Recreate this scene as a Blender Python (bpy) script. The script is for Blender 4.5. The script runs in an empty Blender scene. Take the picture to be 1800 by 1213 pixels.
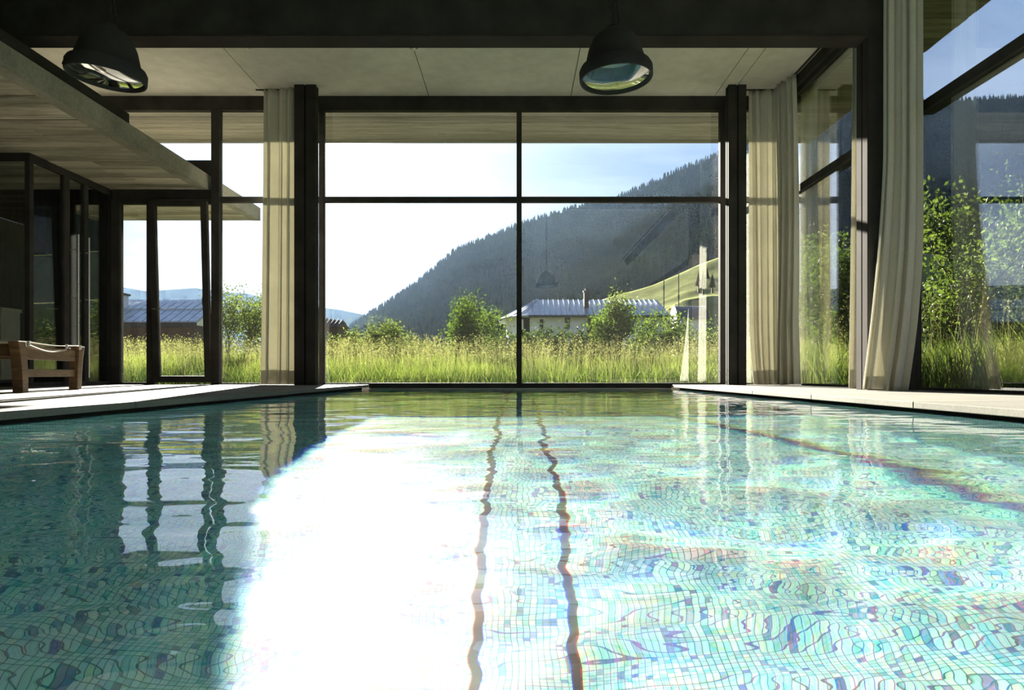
import bpy, bmesh, math, random
import numpy as np
from mathutils import Vector, Matrix
from math import pi, sin, cos, radians

random.seed(7)
rng = np.random.default_rng(7)
sc = bpy.context.scene
C = sc.collection

# ------------------------------------------------------------------ camera
EYE = .152                                   # the deck is z = 0, the eye is just above the water
cam = bpy.data.cameras.new('camera')
cam.lens = 24.0
cam.sensor_width = 36.0
cam.shift_x = -10 / 1800
cam.shift_y = 50.5 / 1800
cam.clip_start = .05
cam.clip_end = 12000
camo = bpy.data.objects.new('camera', cam)
camo.location = (0, 0, EYE)
camo.rotation_euler = (pi / 2, 0, 0)
C.objects.link(camo)
sc.camera = camo

# ------------------------------------------------------------------ sun, sky, exposure
SUN = Vector((-298, 1200, 399)).normalized()
SUN_E = 62.0
SKY_S = 1.0
HAZE_D = .000009
sc.view_settings.view_transform = 'Standard'
sc.view_settings.look = 'None'
sc.view_settings.gamma = 1
sc.view_settings.use_curve_mapping = False
sc.view_settings.exposure = 0.0

sl = bpy.data.lights.new('sun', 'SUN')
sl.energy = SUN_E
sl.color = (1.0, .945, .85)
sl.angle = radians(.6)
sl.cycles.is_caustics_light = True
so = bpy.data.objects.new('sun', sl)
so.rotation_euler = SUN.to_track_quat('Z', 'Y').to_euler()
so.location = SUN * 60
C.objects.link(so)


def nodes(tree):
    tree.nodes.clear()
    N, L = tree.nodes, tree.links

    def new(t, ins=None, **kw):
        n = N.new(t)
        for k, v in kw.items():
            setattr(n, k, v)
        for k, v in (ins or {}).items():
            if hasattr(v, 'is_output') and v.is_output:
                L.new(v, n.inputs[k])
            else:
                n.inputs[k].default_value = v
        return n
    return new


def mth(new, op, a, b=None, c=None, clamp=False):
    ins = {0: a}
    if b is not None:
        ins[1] = b
    if c is not None:
        ins[2] = c
    return new('ShaderNodeMath', ins, operation=op, use_clamp=clamp).outputs[0]


def mixc(new, f, a, b, blend='MIX'):
    return new('ShaderNodeMix', {0: f, 6: a, 7: b}, data_type='RGBA', blend_type=blend).outputs[2]


def rgb(*c):
    return (c[0], c[1], c[2], 1.0)


world = bpy.data.worlds.new('sky')
sc.world = world
world.use_nodes = True
new = nodes(world.node_tree)
tc = new('ShaderNodeTexCoord').outputs['Generated']
sep = new('ShaderNodeSeparateXYZ', {0: tc})
el = mth(new, 'MAXIMUM', sep.outputs[2], 0.0)
sd = new('ShaderNodeVectorMath', {0: tc, 1: tuple(SUN)}, operation='DOT_PRODUCT').outputs['Value']
sdc = mth(new, 'MAXIMUM', sd, 0.0)
hz = mth(new, 'POWER', mth(new, 'SUBTRACT', 1.0, el, clamp=True), 7.0)
base = mixc(new, hz, rgb(.26, .43, .78), rgb(.75, .75, .81))
# hazy brightening around the sun
a1 = mth(new, 'MULTIPLY', mth(new, 'POWER', sdc, 8.0), .15)
a2 = mth(new, 'MULTIPLY', mth(new, 'POWER', sdc, 36.0), .95)
a3 = mth(new, 'MULTIPLY', mth(new, 'POWER', sdc, 900.0), 8.0)
disc = mth(new, 'MULTIPLY', mth(new, 'GREATER_THAN', sd, cos(radians(.45))), 350.0)
aur = mth(new, 'ADD', mth(new, 'ADD', a1, a2), mth(new, 'ADD', a3, disc))
aurc = new('ShaderNodeVectorMath', {0: (1.0, .985, .95), 3: aur}, operation='SCALE').outputs[0]
skyc = mixc(new, 1.0, base, aurc, 'ADD')
# thin streaked cirrus: noise on the direction flattened towards the horizon
zz = mth(new, 'ADD', el, .12)
cx = mth(new, 'DIVIDE', sep.outputs[0], zz)
cy = mth(new, 'DIVIDE', sep.outputs[1], zz)
cv = new('ShaderNodeCombineXYZ', {0: mth(new, 'MULTIPLY_ADD', cy, .35, mth(new, 'MULTIPLY', cx, .55)), 1: mth(new, 'MULTIPLY_ADD', cx, -.3, mth(new, 'MULTIPLY', cy, 1.9))})
cn = new('ShaderNodeTexNoise', {'Vector': cv.outputs[0], 'Scale': 1.1, 'Detail': 7.0, 'Roughness': .58, 'Distortion': .25})
cm = new('ShaderNodeMapRange', {0: cn.outputs[0], 1: .44, 2: .66, 3: 0.0, 4: 1.0}).outputs[0]
cl = mixc(new, mth(new, 'MULTIPLY', cm, .6), skyc, mixc(new, 1.0, skyc, rgb(.35, .34, .33), 'ADD'))
dn = mth(new, 'LESS_THAN', sep.outputs[2], -.01)
fin = mixc(new, dn, cl, rgb(.12, .15, .08))
bg = new('ShaderNodeBackground', {0: fin, 1: SKY_S})
new('ShaderNodeOutputWorld', {0: bg.outputs[0]})
world.cycles.sampling_method = 'MANUAL'
world.cycles.sample_map_resolution = 1024

cy_ = sc.cycles
cy_.use_denoising = True
cy_.max_bounces = 9
cy_.diffuse_bounces = 4
cy_.glossy_bounces = 4
cy_.transmission_bounces = 6
cy_.transparent_max_bounces = 20
cy_.volume_bounces = 0
cy_.sample_clamp_indirect = 6.0
cy_.sample_clamp_direct = 0.0
cy_.caustics_refractive = True
cy_.caustics_reflective = True
cy_.blur_glossy = 1.0
cy_.use_adaptive_sampling = True
cy_.adaptive_threshold = .02

# ------------------------------------------------------------------ materials
MATS = {}


def mat(name):
    m = bpy.data.materials.new(name)
    m.use_nodes = True
    MATS[name] = m
    return m, nodes(m.node_tree)


def pbr(new, col, rough=.6, metal=0., normal=None, spec=.5, **kw):
    ins = {'Base Color': col, 'Roughness': rough, 'Metallic': metal, 'Specular IOR Level': spec}
    if normal is not None:
        ins['Normal'] = normal
    ins.update(kw)
    b = new('ShaderNodeBsdfPrincipled', ins)
    new('ShaderNodeOutputMaterial', {0: b.outputs[0]})
    return b


def objco(new, scale=(1, 1, 1)):
    t = new('ShaderNodeTexCoord')
    return new('ShaderNodeMapping', {0: t.outputs['Object'], 3: scale}).outputs[0]


def noise(new, vec, scale, detail=4., rough=.55, dist=0.):
    return new('ShaderNodeTexNoise', {'Vector': vec, 'Scale': scale, 'Detail': detail, 'Roughness': rough, 'Distortion': dist}).outputs[0]


def ramp(new, f, *stops):
    r = new('ShaderNodeValToRGB', {0: f})
    e = r.color_ramp.elements
    while len(e) < len(stops):
        e.new(.5)
    for q, (p, c) in zip(e, stops):
        q.position = p
        q.color = c
    return r.outputs[0]


def bump(new, h, strength=.3, dist=.01):
    return new('ShaderNodeBump', {'Height': h, 'Strength': strength, 'Distance': dist}).outputs[0]


# smooth cast concrete
m, new = mat('concrete')
v = objco(new)
n1 = noise(new, v, .7, 5.)
n2 = noise(new, v, 6., 5.)
n3 = noise(new, v, 45., 3.)
c = ramp(new, mth(new, 'MULTIPLY_ADD', n2, .45, mth(new, 'MULTIPLY', n1, .55)), (.3, rgb(.47, .44, .375)), (.7, rgb(.70, .66, .565)))
pores = new('ShaderNodeTexVoronoi', {'Vector': v, 'Scale': 7.0}).outputs['Distance']
pf = new('ShaderNodeMapRange', {0: pores, 1: .03, 2: .055, 3: .45, 4: 1.}).outputs[0]
c = mixc(new, 1.0, c, new('ShaderNodeCombineColor', {0: pf, 1: pf, 2: pf}).outputs[0], 'MULTIPLY')
pbr(new, c, .75, normal=bump(new, mth(new, 'ADD', n2, n3), .25, .004), spec=.3)

# rougher, darker cast edge
m, new = mat('rough_concrete')
v = objco(new)
n1 = noise(new, v, 1.6, 7., .65)
n2 = noise(new, v, 28., 5., .7)
c = ramp(new, mth(new, 'MULTIPLY_ADD', n2, .4, mth(new, 'MULTIPLY', n1, .6)), (.34, rgb(.15, .14, .115)), (.52, rgb(.27, .25, .20)), (.68, rgb(.38, .355, .29)))
pbr(new, c, .85, normal=bump(new, mth(new, 'ADD', n1, n2), .5, .006), spec=.2)

# concrete cast against boards; grain along local X, a tint of its own per board
for bname, bk in (('board_concrete', 1.28), ('board_concrete_shaded', .62)):  # same concrete twice; the eave copy has shade put into its colour
    m, new = mat(bname)
    v = objco(new, (.45, 5., 5.))
    oi = new('ShaderNodeObjectInfo').outputs['Random']
    vv = new('ShaderNodeVectorMath', {0: v, 1: new('ShaderNodeCombineXYZ', {0: mth(new, 'MULTIPLY', oi, 40.), 1: oi, 2: 0.}).outputs[0]}, operation='ADD').outputs[0]
    g1 = noise(new, vv, 2.2, 6., .6, .6)
    g2 = noise(new, vv, 14., 4., .6)
    c = ramp(new, mth(new, 'MULTIPLY_ADD', g2, .35, mth(new, 'MULTIPLY', g1, .65)), (.32, rgb(.15, .13, .10)), (.5, rgb(.33, .295, .23)), (.72, rgb(.54, .49, .40)))
    tone = mth(new, 'MULTIPLY_ADD', oi, .62 * bk, .60 * bk)
    c = mixc(new, 1.0, c, new('ShaderNodeCombineColor', {0: tone, 1: tone, 2: tone}).outputs[0], 'MULTIPLY')
    pbr(new, c, .8, normal=bump(new, mth(new, 'ADD', g1, g2), .4, .006), spec=.25)

# blackened steel
m, new = mat('black_steel')
v = objco(new)
n1 = noise(new, v, 3., 4.)
c = ramp(new, n1, (.3, rgb(.032, .030, .028)), (.7, rgb(.058, .054, .049)))
pbr(new, c, mth(new, 'MULTIPLY_ADD', n1, .1, .82), spec=.04)

m, new = mat('brown_steel')
v = objco(new)
n1 = noise(new, v, 2.5, 4.)
c = ramp(new, n1, (.3, rgb(.036, .031, .028)), (.7, rgb(.055, .047, .042)))
pbr(new, c, .9, spec=.04)

m, new = mat('dark_cladding')
v = objco(new, (9., 1., .5))
n1 = noise(new, v, 2., 5.)
c = ramp(new, n1, (.3, rgb(.012, .011, .010)), (.7, rgb(.030, .027, .023)))
pbr(new, c, .6, spec=.3)

m, new = mat('aluminium')
n1 = noise(new, objco(new, (1, 1, 20)), 8., 3.)
pbr(new, rgb(.62, .60, .56), mth(new, 'MULTIPLY_ADD', n1, .2, .2), 1.0)

m, new = mat('reflector')
n1 = noise(new, objco(new), 40., 3.)
pbr(new, rgb(.80, .81, .78), mth(new, 'MULTIPLY_ADD', n1, .25, .25), .8, normal=bump(new, n1, .15, .002))

# deck stone, speckled
m, new = mat('deck_stone')
v = objco(new)
oi = new('ShaderNodeObjectInfo').outputs['Random']
n1 = noise(new, v, 2., 5.)
n2 = noise(new, v, 90., 3., .7)
c = ramp(new, mth(new, 'MULTIPLY_ADD', n2, .5, mth(new, 'MULTIPLY', n1, .5)), (.3, rgb(.10, .093, .078)), (.52, rgb(.15, .14, .117)), (.72, rgb(.20, .187, .158)))
tone = mth(new, 'MULTIPLY_ADD', oi, .12, .9)
c = mixc(new, 1.0, c, new('ShaderNodeCombineColor', {0: tone, 1: tone, 2: tone}).outputs[0], 'MULTIPLY')
pbr(new, c, .8, normal=bump(new, n2, .2, .002), spec=.08)

# mosaic of small glazed glass tiles, a little iridescent from tile to tile
m, new = mat('mosaic')
T = .020
g = new('ShaderNodeNewGeometry').outputs['Position']
gn = new('ShaderNodeNewGeometry').outputs['Normal']
sp = new('ShaderNodeSeparateXYZ', {0: g})
sn = new('ShaderNodeSeparateXYZ', {0: gn})
anx = mth(new, 'GREATER_THAN', mth(new, 'ABSOLUTE', sn.outputs[0]), .5)
any_ = mth(new, 'GREATER_THAN', mth(new, 'ABSOLUTE', sn.outputs[1]), .5)
uu = new('ShaderNodeMix', {0: anx, 2: sp.outputs[0], 3: sp.outputs[2]}, data_type='FLOAT').outputs[0]
ww = new('ShaderNodeMix', {0: any_, 2: sp.outputs[1], 3: sp.outputs[2]}, data_type='FLOAT').outputs[0]
us = mth(new, 'DIVIDE', uu, T)
ws = mth(new, 'DIVIDE', ww, T)
cell = new('ShaderNodeCombineXYZ', {0: mth(new, 'FLOOR', us), 1: mth(new, 'FLOOR', ws), 2: 0.})
wn = new('ShaderNodeTexWhiteNoise', {'Vector': cell.outputs[0]}, noise_dimensions='3D')
fu = mth(new, 'ABSOLUTE', mth(new, 'SUBTRACT', mth(new, 'FRACT', us), .5))
fw = mth(new, 'ABSOLUTE', mth(new, 'SUBTRACT', mth(new, 'FRACT', ws), .5))
grout = mth(new, 'GREATER_THAN', mth(new, 'MAXIMUM', fu, fw), .44)
tile = ramp(new, wn.outputs[0], (0., rgb(.03, .15, .32)), (.12, rgb(.26, .60, .68)), (.32, rgb(.52, .85, .84)), (.8, rgb(.64, .92, .88)), (1., rgb(.86, .96, .86)))
hs = new('ShaderNodeHueSaturation', {'Hue': mth(new, 'MULTIPLY_ADD', wn.outputs[0], .10, .46), 'Saturation': 1.0, 'Value': 1.0, 'Color': tile}).outputs[0]
c = mixc(new, grout, hs, rgb(.07, .24, .26))
pbr(new, c, .35, spec=.3)

m, new = mat('lane_tile')
n1 = noise(new, objco(new), 20., 2.)
pbr(new, ramp(new, n1, (.3, rgb(.002, .004, .005)), (.7, rgb(.007, .010, .011))), .4, spec=.3)

# pool water: clear, slightly dispersive dielectric
m, new = mat('pool_water')
W = .55
RIPPLE = .0042
wp = new('ShaderNodeNewGeometry').outputs['Position']
w1_ = noise(new, new('ShaderNodeMapping', {0: wp, 3: (4.2, 7.5, 1.)}).outputs[0], 1.0, 1.5, .45, .15)
w2_ = noise(new, new('ShaderNodeMapping', {0: wp, 1: (3.3, 1.7, 0), 3: (9., 17., 1.)}).outputs[0], 1.0, 1.0, .4, .1)
wb_ = new('ShaderNodeBump', {'Height': mth(new, 'MULTIPLY_ADD', w2_, .17, w1_), 'Strength': 1.0, 'Distance': RIPPLE}).outputs[0]
white = new('ShaderNodeBsdfGlass', {'Normal': wb_, 'Color': rgb(1, 1, 1), 'Roughness': 0., 'IOR': 1.333}).outputs[0]
tri = [new('ShaderNodeBsdfGlass', {'Normal': wb_, 'Color': cc, 'Roughness': 0., 'IOR': io}).outputs[0]
       for cc, io in ((rgb(1, 0, 0), 1.301), (rgb(0, 1, 0), 1.333), (rgb(0, 0, 1), 1.367))]
ad = new('ShaderNodeAddShader', {0: tri[0], 1: tri[1]}).outputs[0]
ad = new('ShaderNodeAddShader', {0: ad, 1: tri[2]}).outputs[0]
mx = new('ShaderNodeMixShader', {0: 1 - W, 1: white, 2: ad}).outputs[0]
new('ShaderNodeOutputMaterial', {0: mx})


# window glass: see-through with an angle-dependent mirror, and a film of dust
def glass_mat(name, tint, dust, mirror=1.0):
    m, new = mat(name)
    ge = new('ShaderNodeNewGeometry')
    dt = new('ShaderNodeVectorMath', {0: ge.outputs['Incoming'], 1: ge.outputs['Normal']}, operation='DOT_PRODUCT').outputs['Value']
    k = mth(new, 'POWER', mth(new, 'SUBTRACT', 1.0, mth(new, 'ABSOLUTE', dt), clamp=True), 5.0)
    F = mth(new, 'MULTIPLY', mth(new, 'MULTIPLY_ADD', k, .955, .045), mirror, clamp=True)
    tr = new('ShaderNodeBsdfTransparent', {0: tint}).outputs[0]
    gl = new('ShaderNodeBsdfGlossy', {'Color': rgb(1, 1, 1), 'Roughness': 0.}).outputs[0]
    dd = new('ShaderNodeBsdfTranslucent', {0: rgb(.9, .9, .88)}).outputs[0]
    v = objco(new)
    dn = noise(new, v, 130., 2., .6)
    dl = noise(new, v, 1.3, 4., .6)
    df = mth(new, 'MULTIPLY', mth(new, 'MULTIPLY_ADD', mth(new, 'GREATER_THAN', dn, .68), 6.0, .25), mth(new, 'MULTIPLY', dl, dust))
    mm = new('ShaderNodeMixShader', {0: df, 1: tr, 2: dd}).outputs[0]
    mm = new('ShaderNodeMixShader', {0: F, 1: mm, 2: gl}).outputs[0]
    new('ShaderNodeOutputMaterial', {0: mm})


glass_mat('window_glass', rgb(.97, .985, .975), .0035, 1.3)
glass_mat('side_glass', rgb(.97, .985, .975), .0035, 2.8)
glass_mat('door_glass', rgb(.90, .93, .91), .002, 2.0)

# linen
m, new = mat('linen')
v = objco(new)
wv = new('ShaderNodeMapping', {0: v, 3: (160., 160., 60.)}).outputs[0]
n1 = noise(new, wv, 1., 2.)
n2 = noise(new, v, 3., 3.)
c = ramp(new, mth(new, 'MULTIPLY_ADD', n1, .6, mth(new, 'MULTIPLY', n2, .4)), (.3, rgb(.60, .58, .50)), (.7, rgb(.75, .73, .64)))
d = new('ShaderNodeBsdfDiffuse', {0: c, 1: .5, 'Normal': bump(new, n1, .15, .001)}).outputs[0]
t = new('ShaderNodeBsdfTranslucent', {0: mixc(new, 1., c, rgb(.97, .96, .89), 'MULTIPLY')}).outputs[0]
mx = new('ShaderNodeMixShader', {0: .21, 1: d, 2: t}).outputs[0]
new('ShaderNodeOutputMaterial', {0: mx})

m, new = mat('canvas')
n1 = noise(new, objco(new, (200, 200, 200)), 1., 2.)
pbr(new, ramp(new, n1, (.3, rgb(.42, .38, .30)), (.7, rgb(.6, .55, .45))), .85, spec=.2)

m, new = mat('bench_wood')
v = objco(new, (3., 3., 22.))
n1 = noise(new, v, 1.5, 6., .6, 1.2)
c = ramp(new, n1, (.3, rgb(.09, .048, .022)), (.55, rgb(.16, .090, .042)), (.75, rgb(.24, .14, .068)))
pbr(new, c, .5, normal=bump(new, n1, .2, .003), spec=.4)


def leafy(name, lo, hi, trans=.5, attr='tone'):
    m, new = mat(name)
    a = new('ShaderNodeAttribute', attribute_name=attr).outputs['Fac']
    c = ramp(new, a, (0., lo), (1., hi))
    d = new('ShaderNodeBsdfDiffuse', {0: c}).outputs[0]
    t = new('ShaderNodeBsdfTranslucent', {0: mixc(new, 1., c, rgb(.88, 1.0, .48), 'MULTIPLY')}).outputs[0]
    g = new('ShaderNodeBsdfGlossy', {0: rgb(.6, .6, .55), 'Roughness': .45}).outputs[0]
    mx = new('ShaderNodeMixShader', {0: trans, 1: d, 2: t}).outputs[0]
    mx = new('ShaderNodeMixShader', {0: .018, 1: mx, 2: g}).outputs[0]
    new('ShaderNodeOutputMaterial', {0: mx})


leafy('grass_blade', rgb(.018, .032, .007), rgb(.18, .205, .062), .46)
leafy('seed_head', rgb(.10, .09, .05), rgb(.26, .235, .14), .35)
leafy('leaf_green', rgb(.035, .055, .013), rgb(.10, .135, .03), .42)
leafy('leaf_dark', rgb(.020, .032, .010), rgb(.06, .08, .025), .3)
leafy('leaf_pale', rgb(.06, .075, .025), rgb(.15, .165, .07), .42)
leafy('leaf_bright', rgb(.032, .050, .014), rgb(.15, .185, .058), .38)

m, new = mat('bark')
pbr(new, ramp(new, noise(new, objco(new, (1, 1, .2)), 20., 4.), (.3, rgb(.03, .024, .018)), (.7, rgb(.09, .075, .055))), .9, spec=.2)

m, new = mat('meadow_soil')
pv = new('ShaderNodeNewGeometry').outputs['Position']
pbr(new, ramp(new, noise(new, pv, .6, 6.), (.3, rgb(.055, .07, .02)), (.7, rgb(.13, .15, .045))), .95, spec=0.)

m, new = mat('hill_grass')
pv = new('ShaderNodeNewGeometry').outputs['Position']
pbr(new, ramp(new, mth(new, 'MULTIPLY_ADD', noise(new, pv, .35, 5.), .4, mth(new, 'MULTIPLY', noise(new, pv, .03, 6.), .6)), (.35, rgb(.09, .10, .04)), (.65, rgb(.24, .245, .11))), .95, spec=0.)

m, new = mat('mountain_ground')
pv = new('ShaderNodeNewGeometry').outputs['Position']
pbr(new, ramp(new, noise(new, pv, .004, 7., .6), (.40, rgb(.012, .018, .011)), (.64, rgb(.02, .028, .016)), (.78, rgb(.06, .075, .035))), .95, spec=0.)

m, new = mat('conifer')
pv = new('ShaderNodeNewGeometry').outputs['Position']
pbr(new, ramp(new, noise(new, pv, .012, 5., .65), (.35, rgb(.007, .014, .009)), (.7, rgb(.032, .044, .020))), .95, spec=0.)

m, new = mat('plaster')
pbr(new, ramp(new, noise(new, objco(new), 1.2, 5.), (.3, rgb(.55, .54, .50)), (.7, rgb(.70, .69, .64))), .9, spec=.2)

m, new = mat('roof_metal')
pbr(new, ramp(new, noise(new, objco(new), 2., 4.), (.3, rgb(.20, .22, .26)), (.7, rgb(.32, .34, .39))), .38, .5)

m, new = mat('roof_tile')
pbr(new, ramp(new, noise(new, objco(new), 3., 4.), (.3, rgb(.30, .32, .36)), (.7, rgb(.46, .48, .53))), .34, .5)

m, new = mat('barrel_blue')
pbr(new, ramp(new, noise(new, objco(new), 3., 3.), (.3, rgb(.025, .032, .05)), (.7, rgb(.05, .06, .085))), .45, .2)

m, new = mat('dark_brown')
pbr(new, ramp(new, noise(new, objco(new), 5., 4.), (.3, rgb(.035, .02, .015)), (.7, rgb(.08, .05, .035))), .8)

m, new = mat('dark_void')
pbr(new, ramp(new, noise(new, objco(new), 5., 4.), (.3, rgb(.012, .012, .012)), (.7, rgb(.03, .03, .03))), .5)

m, new = mat('rust_orange')
pbr(new, ramp(new, noise(new, objco(new), 5., 4.), (.3, rgb(.35, .10, .03)), (.7, rgb(.5, .17, .05))), .7)


# ------------------------------------------------------------------ mesh helpers
class MB:
    def __init__(s):
        s.v, s.f = [], []

    def add(s, vs, fs):
        o = len(s.v)
        s.v += [tuple(p) for p in vs]
        s.f += [tuple(i + o for i in f) for f in fs]
        return s

    def box(s, x0, x1, y0, y1, z0, z1):
        return s.add([(x0, y0, z0), (x1, y0, z0), (x1, y1, z0), (x0, y1, z0), (x0, y0, z1), (x1, y0, z1), (x1, y1, z1), (x0, y1, z1)],
                     [(0, 3, 2, 1), (4, 5, 6, 7), (0, 1, 5, 4), (1, 2, 6, 5), (2, 3, 7, 6), (3, 0, 4, 7)])

    def tube(s, pts, r, n=8, caps=True):
        pts = [Vector(p) for p in pts]
        if not hasattr(r, '__len__'):
            r = [r] * len(pts)
        vs, fs = [], []
        up = Vector((0, 0, 1))
        for i, p in enumerate(pts):
            t = (pts[min(i + 1, len(pts) - 1)] - pts[max(i - 1, 0)]).normalized()
            a = t.cross(up)
            if a.length < .05:
                a = t.cross(Vector((1, 0, 0)))
            a.normalize()
            b = t.cross(a)
            for k in range(n):
                q = 2 * pi * k / n
                vs.append(p + (a * cos(q) + b * sin(q)) * r[i])
        for i in range(len(pts) - 1):
            for k in range(n):
                fs.append((i * n + k, i * n + (k + 1) % n, (i + 1) * n + (k + 1) % n, (i + 1) * n + k))
        if caps:
            fs.append(tuple(range(n))[::-1])
            fs.append(tuple((len(pts) - 1) * n + k for k in range(n)))
        return s.add(vs, fs)

    def lathe(s, prof, n=32, M=None, closed=False):
        vs, fs = [], []
        for (r, z) in prof:
            for k in range(n):
                q = 2 * pi * k / n
                p = Vector((r * cos(q), r * sin(q), z))
                vs.append(M @ p if M else p)
        m = len(prof)
        for i in range(m if closed else m - 1):
            j = (i + 1) % m
            for k in range(n):
                fs.append((i * n + k, i * n + (k + 1) % n, j * n + (k + 1) % n, j * n + k))
        return s.add(vs, fs)

    def prism(s, poly, axis, a0, a1):
        """poly in the plane across axis, pushed from a0 to a1."""
        def P(q, a):
            return {'x': (a, q[0], q[1]), 'y': (q[0], a, q[1]), 'z': (q[0], q[1], a)}[axis]
        n = len(poly)
        return s.add([P(q, a0) for q in poly] + [P(q, a1) for q in poly],
                     [tuple(range(n))[::-1], tuple(range(n, 2 * n))] + [(i, (i + 1) % n, n + (i + 1) % n, n + i) for i in range(n)])

    def mesh(s, name, m):
        me = bpy.data.meshes.new(name)
        me.from_pydata(s.v, [], s.f)
        me.materials.append(MATS[m] if isinstance(m, str) else m)
        return me

    def build(s, name, m, parent=None, smooth=False, bevel=0, recalc=True):
        me = s.mesh(name, m)
        if recalc or bevel:
            bm = bmesh.new()
            bm.from_mesh(me)
            if bevel:
                es = [e for e in bm.edges if len(e.link_faces) == 2 and e.calc_face_angle(0) > .6]
                bmesh.ops.bevel(bm, geom=es, offset=bevel, segments=2, affect='EDGES', profile=.6)
            bmesh.ops.recalc_face_normals(bm, faces=bm.faces)
            bm.to_mesh(me)
            bm.free()
        if smooth:
            me.polygons.foreach_set('use_smooth', [True] * len(me.polygons))
            try:
                me.set_sharp_from_angle(angle=radians(40))
            except Exception:
                pass
        return link(name, me, parent)


def link(name, me, parent=None, loc=None):
    o = bpy.data.objects.new(name, me)
    C.objects.link(o)
    if parent is not None:
        o.parent = parent
        o.matrix_parent_inverse = Matrix.Translation(-(PLOC.get(parent.name) or Vector()))
        if loc is not None:
            o.location = loc
    elif loc is not None:
        o.location = loc
    return o


PLOC = {}


def empty(name, loc=(0, 0, 0)):
    o = bpy.data.objects.new(name, None)
    o.empty_display_size = .1
    o.location = loc
    C.objects.link(o)
    PLOC[o.name] = Vector(loc)
    return o


def tag(o, label=None, cat=None, group=None, kind=None):
    if label:
        o['label'] = label
    if cat:
        o['category'] = cat
    if group:
        o['group'] = group
    if kind:
        o['kind'] = kind
    return o


def thing(name, label, cat, loc=(0, 0, 0), group=None):
    return tag(empty(name, loc), label, cat, group)


def struct(o, label, cat):
    return tag(o, label, cat, kind='structure')


def box(name, m, dims, parent=None, bevel=0):
    return MB().box(*dims).build(name, m, parent, bevel=bevel)


def np_mesh(name, V, F, m, smooth=False, attr=None):
    """V (n,3) array, F (k,3 or 4) array."""
    me = bpy.data.meshes.new(name)
    n, k = F.shape
    me.vertices.add(len(V))
    me.vertices.foreach_set('co', np.ascontiguousarray(V, dtype=np.float32).ravel())
    me.loops.add(n * k)
    me.loops.foreach_set('vertex_index', np.ascontiguousarray(F, dtype=np.int32).ravel())
    me.polygons.add(n)
    me.polygons.foreach_set('loop_start', np.arange(0, n * k, k, dtype=np.int32))
    if smooth:
        me.polygons.foreach_set('use_smooth', np.ones(n, dtype=bool))
    if attr is not None:
        a = me.attributes.new('tone', 'FLOAT', 'POINT')
        a.data.foreach_set('value', np.ascontiguousarray(attr, dtype=np.float32))
    me.materials.append(MATS[m])
    me.update()
    me.validate()
    return me


def grid_faces(nx, ny):
    j, i = np.meshgrid(np.arange(ny - 1), np.arange(nx - 1), indexing='ij')
    a = (j * nx + i).ravel()
    return np.stack([a, a + 1, a + nx + 1, a + nx], 1)


# ------------------------------------------------------------------ value noise for terrain
_perm = rng.random((256, 256))


def vnoise(x, y):
    xi, yi = np.floor(x).astype(int), np.floor(y).astype(int)
    fx, fy = x - xi, y - yi
    fx, fy = fx * fx * (3 - 2 * fx), fy * fy * (3 - 2 * fy)
    g = lambda a, b: _perm[a % 256, b % 256]
    return (g(xi, yi) * (1 - fx) + g(xi + 1, yi) * fx) * (1 - fy) + (g(xi, yi + 1) * (1 - fx) + g(xi + 1, yi + 1) * fx) * fy


def fbm(x, y, o=4):
    s, a, t = 0., 1., 0.
    for _ in range(o):
        s = s + a * (vnoise(x, y) - .5)
        t += a
        x, y, a = x * 2.03 + 11.3, y * 2.03 + 5.1, a * .5
    return s / t


def sstep(a, b, x):
    t = np.clip((x - a) / (b - a), 0, 1)
    return t * t * (3 - 2 * t)


# ================================================================== THE HALL
D = 9.6            # inner face of the far glass wall
XL, XR = -2.08, 2.15       # pool edges
CEIL = 4.06
LOW0, LOW1 = 2.742, 2.955  # low concrete slab on the left
LX = -4.35                 # its edge
WX = 3.70                  # inner face of the right glass wall
BACK = -4.0
WATER = -.063
POOLZ = -1.563

# --- deck
fl = struct(empty('floor'), 'pale stone pool deck of large slabs with a square overhanging edge', 'floor')


def slabs(x0, x1, joints):
    for a, b in zip(joints[:-1], joints[1:]):
        g = .003
        MB().box(x0, x1, a + g, b - g, -.036, 0).build('deck_slab', 'deck_stone', fl, bevel=.004)


slabs(-5.72, XL, [BACK, -1.22, 1.25, 3.72, 6.2, 8.65, D + .02])
slabs(-8.6, -5.724, [BACK, -1.22, 1.25, 3.72, 6.2, 7.98])
slabs(XR, WX + .1, [BACK, -2.6, -1.35, -.1, 1.15, 2.4, 3.71, 5.0, 6.25, 7.5, 8.72, D + .02])
b = MB()
b.box(-8.6, XL - .12, BACK, D + .05, -.30, -.040)
b.box(XR + .12, WX + .12, BACK, D + .05, -.30, -.040)
b.build('slab_bed', 'dark_void', fl)
b = MB()
b.box(XL - .14, XL - .11, BACK, D, -.5, -.037)
b.box(XR + .11, XR + .14, BACK, D, -.5, -.037)
b.build('overflow_gutter', 'black_steel', fl)

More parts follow.
